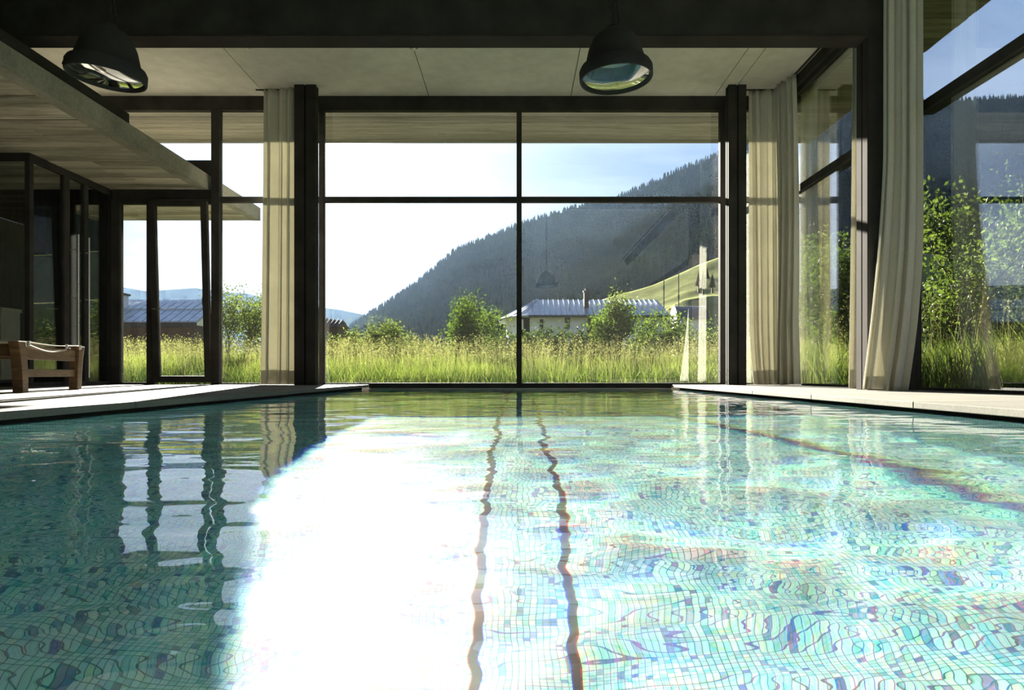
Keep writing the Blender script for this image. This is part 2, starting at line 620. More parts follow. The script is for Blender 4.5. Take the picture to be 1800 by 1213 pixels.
# --- pool basin
PY0 = BACK + .02
po = struct(empty('floor_pool'), 'pool basin lined with small pale turquoise mosaic tiles', 'pool')
for nm, dims in (('pool_bottom', (XL - .11, XR + .11, PY0, D, POOLZ - .1, POOLZ)),
                 ('pool_side_wall', (XL - .10, XL - .02, PY0, D - .001, POOLZ, WATER - .012)),
                 ('pool_side_wall', (XR + .02, XR + .10, PY0, D - .001, POOLZ, WATER - .012)),
                 ('pool_end_wall', (XL - .02, XR + .02, D - .03, D - .002, POOLZ, WATER - .012)),
                 ('pool_end_wall', (XL - .02, XR + .02, PY0, PY0 + .03, POOLZ, WATER - .012))):
    o = box(nm, 'mosaic', dims, po)
    o.cycles.is_caustics_receiver = True
for x in (-.125, .165):
    o = box('lane_line', 'lane_tile', (x - .015, x + .015, PY0 + .2, D - .3, POOLZ, POOLZ + .002), po)
    o.cycles.is_caustics_receiver = True
    o['label'] = 'thin black lane line along the pool bottom'

# --- water: a real rippled surface
ys = [PY0]
yy = PY0
while yy < D - .02:
    st = .012 if yy < 2.6 else .012 + (yy - 2.6) * .0022
    if yy < .1:
        st = .05
    yy += st
    ys.append(min(yy, D - .02))
ys = np.array(ys)
xs = np.linspace(XL - .105, XR + .105, 330)
Xg, Yg = np.meshgrid(xs, ys)
Zg = np.zeros_like(Xg)
rw = np.random.default_rng(21)
#  wavelength, slope, count, preferred travel angle (radians from +Y), spread
for lam, slope, cnt, ang, sp in ((1.5, .0065, 4, .2, .7), (.62, .0075, 6, .1, .9), (.30, .0060, 8, 0, .9)):
    for _ in range(cnt):
        l_ = lam * rw.uniform(.75, 1.3)
        q = ang + rw.normal() * sp
        k = 2 * pi / l_
        ph = rw.uniform(0, 2 * pi)
        A = slope / k / math.sqrt(cnt) * 1.4
        wob = .6 * fbm(Xg * .8 + ph, Yg * .8, 2) * l_ * 2
        env = .55 + .9 * (.5 + fbm(Xg * .55 + 7 * ph, Yg * .55 + ph, 2))
        Zg += env * A * np.sin(k * ((Xg + wob) * sin(q) + (Yg + wob) * cos(q)) + ph)
edge = 1 - .6 * sstep(4.5, 9.0, Yg)
Zg = WATER + Zg * edge
me = np_mesh('water', np.stack([Xg.ravel(), Yg.ravel(), Zg.ravel()], 1), grid_faces(len(xs), len(ys)), 'pool_water', smooth=True)
wo = struct(link('water', me), 'clear rippled pool water', 'water')
wo.cycles.is_caustics_caster = True

# --- sill where the pool meets the far glass
box_sill = MB().box(XL, XR, D - .05, D + .12, -.058, .022)
so_ = box_sill.build('trim_1', 'black_steel', bevel=.004)
struct(so_, 'black steel sill at the far end of the pool', 'sill')
box('sill_lip', 'aluminium', (XL, XR, D - .062, D - .051, -.058, -.050), so_)

# --- high ceiling, cast panels with hairline joints
ce = struct(empty('ceiling'), 'smooth cast concrete ceiling with fine joint lines', 'ceiling')
jx = [-6.4, -3.53, -1.25, .75, 2.77, 2.98, 3.86]
jy = [BACK, -1.6, 1.2, 3.9, 6.42, D + .12]
for a, b_ in zip(jx[:-1], jx[1:]):
    for c0, c1 in zip(jy[:-1], jy[1:]):
        MB().box(a + .005, b_ - .005, c0 + .004, c1 - .004, CEIL, CEIL + .08).build('ceiling_panel', 'concrete', ce)
box('roof_deck', 'concrete', (-6.4, 4.95, BACK, 11.6, CEIL + .085, CEIL + .36), ce)

# eaves outside, board marked
ea = struct(empty('trim_2'), 'board-marked concrete underside of the projecting roof', 'roof eave')
y = D + .124
while y < 11.58:
    w = random.choice((.12, .15, .18))
    y2 = min(y + w, 11.6)
    z = CEIL + random.uniform(-.003, .004)
    MB().box(-6.4, 3.86, y + .003, y2 - .003, z, CEIL + .08).build('soffit_board', 'board_concrete_shaded', ea)
    y = y2
x = 3.864
y = BACK
while y < 11.58:
    y2 = min(y + random.choice((.13, .16, .2)), 11.6)
    z = CEIL + random.uniform(-.003, .004)
    MB().box(3.864, 4.95, y + .003, y2 - .003, z, CEIL + .08).build('soffit_board', 'board_concrete_shaded', ea)
    y = y2

# --- low slab on the left, board marked underneath, smooth edge face
ls = struct(empty('trim_3'), 'low concrete slab over the left side of the pool hall', 'concrete slab')
box('slab_core', 'rough_concrete', (-8.6, LX, BACK, 11.55, LOW0 + .02, LOW1), ls, bevel=.006)
box('slab_edge', 'rough_concrete', (LX - .14, LX, BACK, 11.55, LOW0, LOW0 + .0185), ls)
y = BACK
while y < 11.54:
    w = random.choice((.12, .14, .17, .2))
    y2 = min(y + w, 11.55)
    xa = -8.6
    while xa < LX - .15:
        xb = min(xa + random.uniform(2.2, 3.6), LX - .142)
        if LX - .142 - xb < .6:
            xb = LX - .142
        z = LOW0 + random.uniform(-.001, .007)
        MB().box(xa + .001, xb - .001, y + .003, y2 - .003, z, LOW0 + .0195).build('soffit_board', 'board_concrete', ls)
        xa = xb
    y = y2
up = struct(empty('trim_4'), 'black steel upstand running along the low slab', 'steel upstand')
box('upstand_beam', 'black_steel', (-4.75, -4.55, BACK, 8.0, LOW1, 3.195), up, bevel=.004)
MB().box(-4.56, -4.52, 5.05, 5.11, LOW1, 3.12).build('bracket', 'black_steel', up)
MB().box(-4.60, -4.50, 5.04, 5.12, 3.12, 3.15).build('bracket', 'black_steel', up)
box('end_beam', 'black_steel', (-6.3, -4.30, D - .02, D + .1, LOW1, 3.15), up, bevel=.004)

# --- steel frame: posts and beams, with a recessed joint between two flanges


def post(x0, x1, y0, y1, z1, name='pillar'):
    p = struct(empty(name), 'black steel post', 'post')
    g = .014
    ym, xm = (y0 + y1) / 2, (x0 + x1) / 2
    MB().box(x0, xm - g, y0, ym - g, 0, z1).build('flange', 'black_steel', p, bevel=.003)
    MB().box(xm + g, x1, y0, ym - g, 0, z1).build('flange', 'black_steel', p, bevel=.003)
    MB().box(x0, xm - g, ym + g, y1, 0, z1).build('flange', 'black_steel', p, bevel=.003)
    MB().box(xm + g, x1, ym + g, y1, 0, z1).build('flange', 'black_steel', p, bevel=.003)
    MB().box(x0 + .03, x1 - .03, y0 + .03, y1 - .03, 0, z1).build('core', 'black_steel', p)
    return p


post(2.85, 3.09, 9.22, 9.36, CEIL)['label'] = 'slim black post right of the big window'
post(-3.02, -2.73, 9.22, 9.36, CEIL)['label'] = 'slim black post left of the big window'
p = struct(empty('pillar'), 'wide black steel column behind the tall near curtain', 'column')
MB().box(3.25, 3.70, 6.33, 6.43, 0, CEIL).build('flange', 'black_steel', p, bevel=.003)
MB().box(3.25, 3.70, 6.455, 6.55, 0, CEIL).build('flange', 'brown_steel', p, bevel=.003)
MB().box(3.29, 3.70, 6.42, 6.46, 0, CEIL).build('core', 'black_steel', p)
MB().box(3.244, 3.2495, 6.335, 6.425, 0, 3.3).build('cover_plate', 'brown_steel', p)
bmo = struct(empty('trim_5'), 'deep black steel beam across the ceiling', 'beam')
MB().box(-6.35, 3.2495, 6.33, 6.55, 3.30, CEIL).build('web', 'black_steel', bmo)
MB().box(-6.35, 3.2495, 6.325, 6.555, 3.28, 3.2995).build('bottom_flange', 'brown_steel', bmo, bevel=.002)
# --- glazing


def pane(x0, x1, y0, y1, z0, z1, parent, m='window_glass', name='pane'):
    return box(name, m, (x0, x1, y0, y1, z0, z1), parent)


GY = D + .04
TR0, TR1 = 2.572, 2.644
# window_1: the big centre window
w1 = struct(empty('window_1'), 'large centre window looking onto the meadow', 'window')
box('head_frame', 'black_steel', (-6.35, 3.86, D, D + .1, 3.86, CEIL), w1, bevel=.003)
box('mullion', 'black_steel', (-2.80, -2.73, D, D + .1, 0, 3.86), w1, bevel=.003)
box('mullion', 'black_steel', (-.016, .056, D - .02, D + .1, .022, 3.86), w1, bevel=.003)
box('mullion', 'black_steel', (2.85, 2.94, D, D + .1, 0, 3.86), w1, bevel=.003)
for a, b_ in ((-2.73, -.016), (.056, 2.85)):
    box('transom', 'black_steel', (a, b_, D, D + .1, TR0, TR1), w1, bevel=.003)
    z0 = .023
    pane(a, b_, GY, GY + .012, z0, TR0, w1)
    pane(a, b_, GY, GY + .012, TR1, 3.86, w1)
for a, b_ in ((-2.73, XL - .001), (XR + .001, 2.85)):
    box('bottom_frame', 'black_steel', (a, b_, D + .01, D + .1, 0, .022), w1)
# window_2: left of the centre, up to the tall mullion
w2 = struct(empty('window_2'), 'tall window between curtain and slim mullion on the left', 'window')
box('mullion', 'black_steel', (-4.304, -4.192, D - .02, D + .1, 0, 3.86), w2, bevel=.003)
box('transom', 'black_steel', (-4.192, -2.80, D, D + .1, TR0, TR1), w2, bevel=.003)
box('bottom_frame', 'black_steel', (-4.192, -2.80, D + .01, D + .1, 0, .022), w2)
pane(-4.192, -2.80, GY, GY + .012, .022, TR0, w2)
pane(-4.192, -2.80, GY, GY + .012, TR1, 3.86, w2)
# clerestory above the low slab
w3 = struct(empty('window_3'), 'clerestory pane above the low slab', 'window')
pane(-6.3, -4.304, GY, GY + .012, 3.15, 3.86, w3)
# window_4: narrow fixed light left of the door
w4 = struct(empty('window_4'), 'narrow fixed window under the low slab', 'window')
box('head_frame', 'black_steel', (-5.70, -4.304, D, D + .1, 2.60, LOW0 - .001), w4, bevel=.003)
box('mullion', 'black_steel', (-5.72, -5.60, D, D + .1, 0, 2.60), w4, bevel=.003)
box('mullion', 'black_steel', (-5.222, -5.12, D, D + .1, 0, 2.60), w4, bevel=.003)
box('bottom_frame', 'black_steel', (-5.60, -5.222, D + .01, D + .1, 0, .03), w4)
pane(-5.60, -5.222, GY, GY + .012, .03, 2.55, w4)
box('top_rail', 'black_steel', (-5.60, -5.222, D + .01, D + .1, 2.55, 2.60), w4)
# door_1: glazed door tilted inwards at the head
d1 = struct(empty('door_1', (-4.71, D + .01, .03)), 'black framed glass door tilted inward at the top', 'door')
d1['label'] = 'black framed glass door tilted inward at the top'
dl, dr, dz0, dz1 = -5.115, -4.31, .03, 2.55
MB().box(dl, dl + .085, D - .02, D + .05, dz0, dz1).build('stile', 'black_steel', d1, bevel=.003)
MB().box(dr - .085, dr, D - .02, D + .05, dz0, dz1).build('stile', 'black_steel', d1, bevel=.003)
MB().box(dl + .085, dr - .085, D - .02, D + .05, dz0, dz0 + .09).build('rail', 'black_steel', d1, bevel=.003)
MB().box(dl + .085, dr - .085, D - .02, D + .05, dz1 - .07, dz1).build('rail', 'black_steel', d1, bevel=.003)
pane(dl + .085, dr - .085, D + .01, D + .02, dz0 + .09, dz1 - .07, d1, 'window_glass')
MB().tube([(dl + .04, D - .02, 1.06), (dl + .04, D - .07, 1.06), (dl + .16, D - .07, 1.06)], .009, 8).build('handle', 'aluminium', d1, True)
d1.rotation_euler = (radians(3.1), 0, 0)
box('top_rail', 'black_steel', (-5.12, -4.304, D + .03, D + .1, 2.55, 2.60), w4)
# window_5: right glass wall, far bay;  window_6: near bay; window_7: behind
GX = 3.735
n = 5
for (y0, y1, lab) in ((6.55, D - .0, 'side window between the black column and the far corner'), (BACK, 6.33, 'large side window right of the near curtain'),):
    w = struct(empty('window_%d' % n), lab, 'window')
    n += 1
    box('head_frame', 'black_steel', (WX, 3.86, y0, y1, 3.86, CEIL), w, bevel=.003)
    box('inner_track', 'black_steel', (WX - .05, WX - .001, y0, y1, 3.93, CEIL), w)
    box('transom', 'black_steel', (WX, 3.85, y0, y1, 2.55, 2.645), w, bevel=.004)
    box('bottom_frame', 'black_steel', (WX + .02, 3.86, y0, y1, 0, .025), w)
    pane(GX, GX + .012, y0, y1, .025, 2.55, w, 'side_glass')
    pane(GX, GX + .012, y0, y1, 2.645, 3.86, w, 'side_glass')
box_c = MB().box(WX, 3.86, D, D + .1, 0, 3.86).build('pillar', 'black_steel', bevel=.003)
struct(box_c, 'black corner post of the glass walls', 'post')
# window_8: the pane from the right post to the corner
w8 = struct(empty('window_8'), 'narrow far window behind the corner curtains', 'window')
box('transom', 'black_steel', (2.94, 3.70, D, D + .1, TR0, TR1), w8)
box('bottom_frame', 'black_steel', (2.94, 3.70, D + .01, D + .1, 0, .022), w8)
pane(2.94, 3.70, GY, GY + .012, .022, TR0, w8)
pane(2.94, 3.70, GY, GY + .012, TR1, 3.86, w8)
# side posts of the right wall
for y0, y1 in ((6.33, 6.55),):
    struct(MB().box(3.7005, 3.745, y0, y1, 0, CEIL).build('pillar', 'black_steel'), 'black side post of the glass wall', 'post')

# --- left, under the low slab: dark cladding and glazed partition
wl = struct(box('wall_left', 'concrete', (-8.8, -8.6, BACK, D + .1, -.04, LOW0)), 'concrete side wall under the low slab', 'wall')
wu = struct(box('wall_left_upper', 'dark_cladding', (-6.5, -6.4, BACK, D + .1, LOW1, CEIL + .3)), 'dark upper side wall', 'wall')
wb = struct(box('wall_back', 'concrete', (-8.8, 3.86, BACK - .2, BACK, -.3, CEIL + .3)), 'concrete wall behind the camera', 'wall')
wf = struct(empty('wall_far'), 'dark vertical cladding left of the narrow window', 'wall')
x = -8.6
while x < -5.73:
    x2 = min(x + .098, -5.725)
    MB().box(x + .003, x2 - .003, D - .015 + random.uniform(0, .004), D + .08, 0, LOW0 - .001).build('cladding_board', 'dark_cladding', wf, bevel=.003)
    x = x2
box('backing', 'dark_void', (-8.6, -5.725, D + .081, D + .11, 0, LOW0 - .001), wf)

pt = struct(empty('window_9'), 'dark glazed partition under the low slab', 'partition')
PX = -5.72
box('head_frame', 'black_steel', (PX - .06, PX, 8.0, D - .02, 2.66, LOW0 - .001), pt, bevel=.003)
box('bottom_frame', 'black_steel', (PX - .06, PX, 8.0, D - .02, 0, .05), pt, bevel=.003)
box('corner_post', 'black_steel', (PX - .06, PX, 8.0, 8.07, .05, 2.66), pt, bevel=.003)
box('mullion', 'black_steel', (PX - .06, PX, 8.62, 8.72, .05, 2.66), pt, bevel=.003)
box('mullion', 'black_steel', (PX - .06, PX, 9.02, 9.10, .05, 2.66), pt, bevel=.003)
pane(PX - .035, PX - .025, 8.07, 8.62, .05, 2.66, pt, 'door_glass')
pane(PX - .035, PX - .025, 9.10, D - .03, .05, 2.66, pt, 'door_glass')
box('head_frame', 'black_steel', (-8.6, PX - .061, 8.0, 8.06, 2.66, LOW0 - .001), pt, bevel=.003)
box('bottom_frame', 'black_steel', (-8.6, PX - .061, 8.0, 8.06, 0, .05), pt, bevel=.003)
pane(-8.6, PX - .061, 8.02, 8.03, .05, 2.66, pt, 'door_glass')
d2 = struct(empty('door_2'), 'glass door in the dark partition with tall bar handles', 'door')
pane(PX - .035, PX - .025, 8.72, 9.02, .05, 2.66, d2, 'door_glass')
for xx, yy_ in ((PX + .05, 8.81), (PX + .05, 9.03)):
    h = MB().tube([(xx, yy_, .10), (xx, yy_, 1.95)], .011, 10).build('pull_bar', 'aluminium', d2, True)
    for z in (.3, 1.13, 1.75):
        MB().tube([(xx, yy_, z), (PX - .02, yy_, z)], .006, 6).build('bar_bracket', 'aluminium', h)
# polished concrete counter block in the dark room
ct = thing('concrete_counter', 'pale concrete counter block behind the dark glass partition', 'counter', (-7.7, 9.35, 0))
box('front_panel', 'concrete', (-8.59, -6.96, 9.2, 9.26, .07, 1.0), ct, bevel=.004)
box('counter_top', 'concrete', (-8.59, -6.94, 9.19, 9.56, 1.0, 1.05), ct, bevel=.004)
box('plinth', 'black_steel', (-8.57, -7.0, 9.24, 9.5, 0, .07), ct)
box('side_panel', 'concrete', (-7.02, -6.96, 9.26, 9.55, .07, 1.0), ct, bevel=.004)


# ================================================================== CURTAINS
def curtain(label, path, z0, z1, folds, amp, sway, name='curtain', group=None, nseg=150, nz=44, seed=0, thick=.004):
    """path(s) -> (x, y) along the rail; sway(s, t) -> (dx, dy), t = 0 at the top."""
    r = random.Random(seed)
    ph = [r.uniform(0, 6) for _ in range(6)]
    S, Tt = np.linspace(0, 1, nseg), np.linspace(0, 1, nz)
    V = np.zeros((nz, nseg, 3))
    pts = np.array([path(s) for s in S])
    tan = np.gradient(pts, axis=0)
    tan /= np.linalg.norm(tan, axis=1, keepdims=True) + 1e-9
    nor = np.stack([-tan[:, 1], tan[:, 0]], 1)
    for j, t in enumerate(Tt):
        wph = 2 * pi * folds * S + .9 * np.sin(2 * pi * S * 1.7 + ph[0]) + .35 * t * np.sin(5 * S + ph[1])
        a = amp * (.55 + .45 * np.sin(S * 9 + ph[2]) ** 2) * (.8 + .35 * t + .12 * np.sin(3 * t + ph[3]))
        off = a * (np.sin(wph) + .25 * np.sin(2 * wph + ph[4] + t))
        side = .35 * a * np.cos(wph * 2 + ph[5])
        dxy = np.array([sway(s, t) for s in S])
        V[j, :, 0] = pts[:, 0] + nor[:, 0] * off + tan[:, 0] * side + dxy[:, 0]
        V[j, :, 1] = pts[:, 1] + nor[:, 1] * off + tan[:, 1] * side + dxy[:, 1]
        V[j, :, 2] = z1 + (z0 - z1) * t + .006 * np.sin(6 * S + ph[1]) * t
    rail = [V[0, i] for i in range(0, nseg, 12)]
    cxy = pts.mean(0)
    e = thing(name, label, 'curtain', (float(cxy[0]), float(cxy[1]), z0), group)
    me = np_mesh('cloth', V.reshape(-1, 3), grid_faces(nseg, nz), 'linen', smooth=True)
    o = link('cloth', me, e)
    md = o.modifiers.new('solid', 'SOLIDIFY')
    md.thickness = thick
    # double hem at the foot
    hb = MB()
    k = nz - 3
    hv = np.concatenate([V[k] + [0, -.004, 0], V[-1] + [0, -.004, 0]])
    me2 = np_mesh('hem', hv, grid_faces(nseg, 2), 'linen', smooth=True)
    link('hem', me2, e)
    return e


def P2(px, y):
    return (px - 910) * y / 1200


lin = lambda a, b: (lambda s: (a[0] + (b[0] - a[0]) * s, a[1] + (b[1] - a[1]) * s))
# left curtain beside the left post
curtain('cream linen curtain gathered left of the slim post', lin((P2(466, 9.38), 9.38), (P2(524, 9.3), 9.30)), .012, 4.05, 3.4, .055,
        lambda s, t: (-.035 * t * t * (1 - s), 0), seed=2)
# corner, facing the camera
curtain('cream linen curtain hanging along the far glass right of the right post', lin((P2(1316, 9.42), 9.42), (P2(1368, 9.36), 9.36)), .012, 4.05, 2.9, .055,
        lambda s, t: (.02 * t + .06 * (max(0, t - .75) * 4) ** 2 * (1 - s), 0), seed=5)
# corner, along the side glass
curtain('cream linen curtain in the corner along the side glass', lin((3.50, 9.30), (3.60, 8.86)), .012, 4.05, 4, .05,
        lambda s, t: (-.02 * t + .03 * sin(pi * t), -.05 * t + (-.10 * (t - .8) * 5 * s if t > .8 else 0)), seed=9)
# the slim one just behind the wide column
curtain('cream linen curtain edge behind the wide black column', lin((3.34, 6.78), (3.58, 6.72)), .012, 4.05, 4, .04,
        lambda s, t: (-.04 * t * t, 0), seed=12)
# the tall near one


def near_sway(s, t):
    # drawn aside at the foot
    kr = max(0., (t - .60) / .40) ** 2
    kl = max(0., (t - .45) / .55) ** 1.5
    return (-.21 * kl * (1 - s) - .15 * kr * s, -.03 * kl)


curtain('tall cream linen curtain in front of the wide black column', lin((3.325, 6.20), (3.60, 6.08)), .008, 4.05, 3.6, .038, near_sway, seed=15, nseg=200, nz=70)
# rails the curtains run on
rl = struct(empty('trim_7'), 'curtain rails recessed under the ceiling', 'rail')
box('rail', 'black_steel', (-3.6, -2.74, 9.37, 9.40, CEIL - .012, CEIL), rl)
box('rail', 'black_steel', (3.10, 3.62, 9.37, 9.40, CEIL - .012, CEIL), rl)
box('rail', 'black_steel', (3.60, 3.63, 6.56, 9.37, CEIL - .012, CEIL), rl)
box('rail', 'black_steel', (3.56, 3.59, BACK, 6.32, CEIL - .012, CEIL), rl)


# ================================================================== PENDANT LAMPS
def lamp(loc, tilt, R, H, label, latch):
    e = thing('pendant_lamp', label, 'lamp', loc, 'industrial dome lamps over the pool')
    M = Matrix.Translation(loc) @ tilt.to_matrix().to_4x4()
    # profile: bell dome, z = 0 at the rim
    pr = [(.10 * R, H), (.22 * R, H * .985), (.40 * R, H * .93), (.58 * R, H * .80), (.71 * R, H * .60), (.79 * R, H * .38), (.835 * R, H * .24), (.85 * R, H * .19)]
    ins = [(r - .008, z - .008) for r, z in reversed(pr)]
    MB().lathe(pr + ins, 48, M).build('dome_shade', 'black_steel', e, True)
    rim = [(.86 * R, H * .24), (.95 * R, H * .22), (R, H * .15), (R, -.008), (.985 * R, -.016), (.945 * R, -.016), (.935 * R, 0), (.935 * R, H * .08), (.86 * R, H * .20)]
    MB().lathe(rim, 48, M, closed=True).build('rim', 'black_steel', e, True)
    rf = [(.93 * R, H * .05), (.83 * R, H * .18), (.76 * R, H * .38), (.65 * R, H * .58), (.50 * R, H * .74), (.3 * R, H * .84), (.06 * R, H * .88)]
    MB().lathe(rf, 48, M).build('reflector', 'reflector', e, True)
    MB().lathe([(0.001, -.028), (.4 * R, -.024), (.75 * R, -.012), (.94 * R, .002), (.935 * R, .008), (.75 * R, -.006), (.4 * R, -.018), (0.001, -.022)], 48, M).build('glass_lens', 'lamp_lens', e, True)
    MB().tube([M @ Vector((0, 0, H * .86)), M @ Vector((0, 0, H * .66)), M @ Vector((0, 0, H * .40)), M @ Vector((0, 0, H * .34))], [.03, .035, .05, .02], 14).build('bulb', 'lamp_bulb', e, True)
    MB().tube([M @ Vector((0, 0, H - .005)), M @ Vector((0, 0, H + .02))], [.05, .04], 16).build('cap', 'black_steel', e, True)
    # latch on the rim
    a = latch
    q = M @ Vector((cos(a) * R * 1.02, sin(a) * R * 1.02, .02))
    MB().tube([q, q + Vector((0.012, 0, .03)), q + Vector((.016, 0, .045))], .011, 8).build('latch', 'black_steel', e, True)
    # chain and cable
    top = M @ Vector((0, 0, H + .02))
    ch = MB()
    z = top.z
    k = 0
    while z < CEIL - .03:
        c_ = Vector((top.x, top.y, z))
        pts = []
        for i in range(9):
            t = 2 * pi * i / 8
            u, w_ = .009 * cos(t), .020 * sin(t) + .018
            pts.append(c_ + (Vector((u, 0, w_)) if k % 2 else Vector((0, u, w_))))
        ch.tube(pts, .0032, 5, False)
        z += .030
        k += 1
    ch.build('chain', 'black_steel', e, True)
    cb = [Vector((top.x + .03, top.y, top.z - .02)), Vector((top.x + .035, top.y, top.z + .05)), Vector((top.x + .018, top.y, top.z + .2)), Vector((top.x + .02, top.y, CEIL))]
    MB().tube(cb, .005, 8).build('cable', 'black_steel', e, True)
    MB().tube([(top.x, top.y, CEIL - .03), (top.x, top.y, CEIL)], [.05, .055], 20).build('ceiling_rose', 'black_steel', e, True)


glass_mat('lamp_lens', rgb(.93, .95, .92), .10, 4.0)
m, new = mat('lamp_bulb')
pbr(new, ramp(new, noise(new, objco(new), 9., 2.), (.3, rgb(.75, .75, .72)), (.7, rgb(.85, .85, .82))), .25)

from mathutils import Euler
LD = 4.4
lamp(Vector((P2(1083, LD), LD, EYE + (657 - 136) * LD / 1200)), Euler((radians(-1), radians(-3), 0)), .235, .31,
     'black dome pendant lamp hanging right of the centre mullion', .35)
lamp(Vector((P2(187, LD), LD, EYE + (657 - 134) * LD / 1200)), Euler((radians(1), radians(5), 0)), .235, .31,
     'black dome pendant lamp tilted over the low slab edge', -2.8)

# small ceiling fittings
for px, py, lab in ((435, 80, 'small round detector in the ceiling left of the sun'), (727, 82, 'small round detector in the ceiling nearer the centre')):
    d_ = (CEIL - EYE) * 1200 / (657 - py)
    e = thing('ceiling_detector', lab, 'detector', (P2(px, d_), d_, CEIL), 'small round ceiling detectors')
    MB().tube([(P2(px, d_), d_, CEIL - .012), (P2(px, d_), d_, CEIL)], [.05, .055], 24).build('base_ring', 'black_steel', e, True)
    MB().tube([(P2(px, d_), d_, CEIL - .045), (P2(px, d_), d_, CEIL - .03), (P2(px, d_), d_, CEIL - .012)], [.018, .032, .036], 20).build('sensor_head', 'aluminium', e, True)

# ================================================================== WOODEN DAYBED (left)
bn = thing('wooden_daybed', 'low wooden daybed with curved legs and canvas seat on the left deck', 'daybed', (-5.1, 6.0, 0))
H_ = .425
ax, ay = -4.02, 5.52       # near right leg
bx, by = -4.20, 6.48       # far right leg
ux = Vector((bx - ax, by - ay, 0)).normalized()      # along the end frame
vx = Vector((-ux.y, ux.x, 0))                        # towards the head (left)


def dleg(base, flare):
    """sabre leg: 11 cm wide, flaring outwards at the top along flare."""
    b = MB()
    prof = []
    vs, fs = [], []
    for i, t in enumerate(np.linspace(0, 1, 9)):
        off = flare * (.055 * t ** 2.2)
        wv_ = .045 + .012 * t ** 2
        c_ = Vector(base) + off + Vector((0, 0, t * (H_ - .012)))
        for su, sv in ((-1, -1), (1, -1), (1, 1), (-1, 1)):
            vs.append(c_ + ux * su * wv_ + vx * sv * .038)
    for i in range(8):
        for k in range(4):
            fs.append((i * 4 + k, i * 4 + (k + 1) % 4, (i + 1) * 4 + (k + 1) % 4, (i + 1) * 4 + k))
    fs += [(0, 1, 2, 3), (32, 33, 34, 35)]
    return b.add(vs, fs).build('leg', 'bench_wood', bn, bevel=.004)


A0 = Vector((ax, ay, 0))
B0 = Vector((bx, by, 0))
A1, B1 = A0 + vx * 1.95, B0 + vx * 1.95
for p_, f_ in ((A0, -ux), (B0, ux), (A1, -ux), (B1, ux)):
    dleg(p_, f_)


def bar(a, b, z0, z1, w, name, m='bench_wood', bevel=.004):
    a, b = Vector(a), Vector(b)
    t = (b - a).normalized()
    s_ = Vector((-t.y, t.x, 0)) * w
    vs = []
    for p_ in (a, b):
        for sg in (-1, 1):
            vs += [p_ + s_ * sg + Vector((0, 0, z0)), p_ + s_ * sg + Vector((0, 0, z1))]
    return MB().add(vs, [(0, 1, 3, 2), (4, 6, 7, 5), (0, 4, 5, 1), (2, 3, 7, 6), (0, 2, 6, 4), (1, 5, 7, 3)]).build(name, m, bn, bevel=bevel)


bar(A0 + ux * .05, B0 - ux * .05, .27, .375, .022, 'end_rail')
bar(A0 + ux * .05, B0 - ux * .05, .125, .19, .02, 'stretcher')
bar(A1 + ux * .05, B1 - ux * .05, .27, .375, .022, 'end_rail')
bar(A1 + ux * .05, B1 - ux * .05, .125, .19, .02, 'stretcher')
bar(A0 + vx * .04, A1 - vx * .04, .29, .395, .022, 'side_rail')
bar(B0 + vx * .04, B1 - vx * .04, .29, .395, .022, 'side_rail')
# sagging canvas seat
nu, nv = 14, 20
V = []
for j in range(nv):
    for i in range(nu):
        u_, v_ = i / (nu - 1), j / (nv - 1)
        p_ = A0.lerp(B0, -.02 + 1.04 * u_) + vx * (-.03 + 2.0 * v_)
        sag = .030 * sin(pi * u_) * (.6 + .4 * sin(pi * v_))
        V.append((p_.x, p_.y, H_ - .004 - sag))
me = np_mesh('canvas_seat', np.array(V), grid_faces(nu, nv), 'canvas', smooth=True)
o = link('canvas_seat', me, bn)
o.modifiers.new('s', 'SOLIDIFY').thickness = .006
pts = []
for i in range(15):
    t = i / 14
    p_ = A0.lerp(B0, .04 + .66 * t) - vx * .045
    pts.append((p_.x, p_.y, .385 - .055 * sin(pi * (t * .8 + .0)) + .02 * t))
MB().tube(pts, .007, 6).build('strap', 'canvas', bn, True)
for t in (.02, .70, .98):
    p_ = A0.lerp(B0, t) - vx * .05
    MB().tube([(p_.x, p_.y, H_ - .045), (p_.x, p_.y, H_ - .005)], .012, 8).build('strap_fixing', 'aluminium', bn, True)


# ================================================================== OUTSIDE
def ground_z(x, y):
    x, y = np.asarray(x, float), np.asarray(y, float)
    f = np.clip(y - 10.6, 0, None)
    z = -.10 + .042 * np.minimum(f, 9.5) + .012 * np.clip(f - 9.5, 0, 60)
    r = np.clip(x - 4.6, 0, None)
    z = np.maximum(z, -.10 + .09 * np.minimum(r, 7) + .02 * np.clip(r - 7, 0, 60))
    z = z + .10 * fbm(x * .35 + 3, y * .35, 3) * sstep(10.2, 13, y + np.clip(x - 4, 0, 9) * 1.2)
    return z


gx = np.concatenate([np.linspace(-400, -62, 24), np.linspace(-60, 60, 150), np.linspace(62, 400, 24)])
gy = np.concatenate([np.linspace(-30, 9, 30), np.linspace(9.4, 60, 110), np.linspace(62, 620, 40)])
Xg, Yg = np.meshgrid(gx, gy)
Zg = ground_z(Xg, Yg)
Zg = np.where(Yg > 60, Zg - .004 * (Yg - 60), Zg)
# no ground under the house itself
inside = (Xg > -8.7) & (Xg < 4.1) & (Yg < 9.68)
Zg = np.where(inside, -2.2, Zg)
struct(link('ground_meadow', np_mesh('ground_meadow', np.stack([Xg.ravel(), Yg.ravel(), Zg.ravel()], 1), grid_faces(len(gx), len(gy)), 'meadow_soil', True)),
       'meadow ground around the pool house', 'ground')
# narrow gravel strip and foundation at the foot of the glass
fo = struct(MB().box(-8.8, 4.0, D + .13, D + .22, -.6, -.005).box(3.87, 3.98, BACK, D + .22, -.6, -.005).build('trim_8', 'concrete'), 'concrete foundation edge outside the glass', 'foundation')


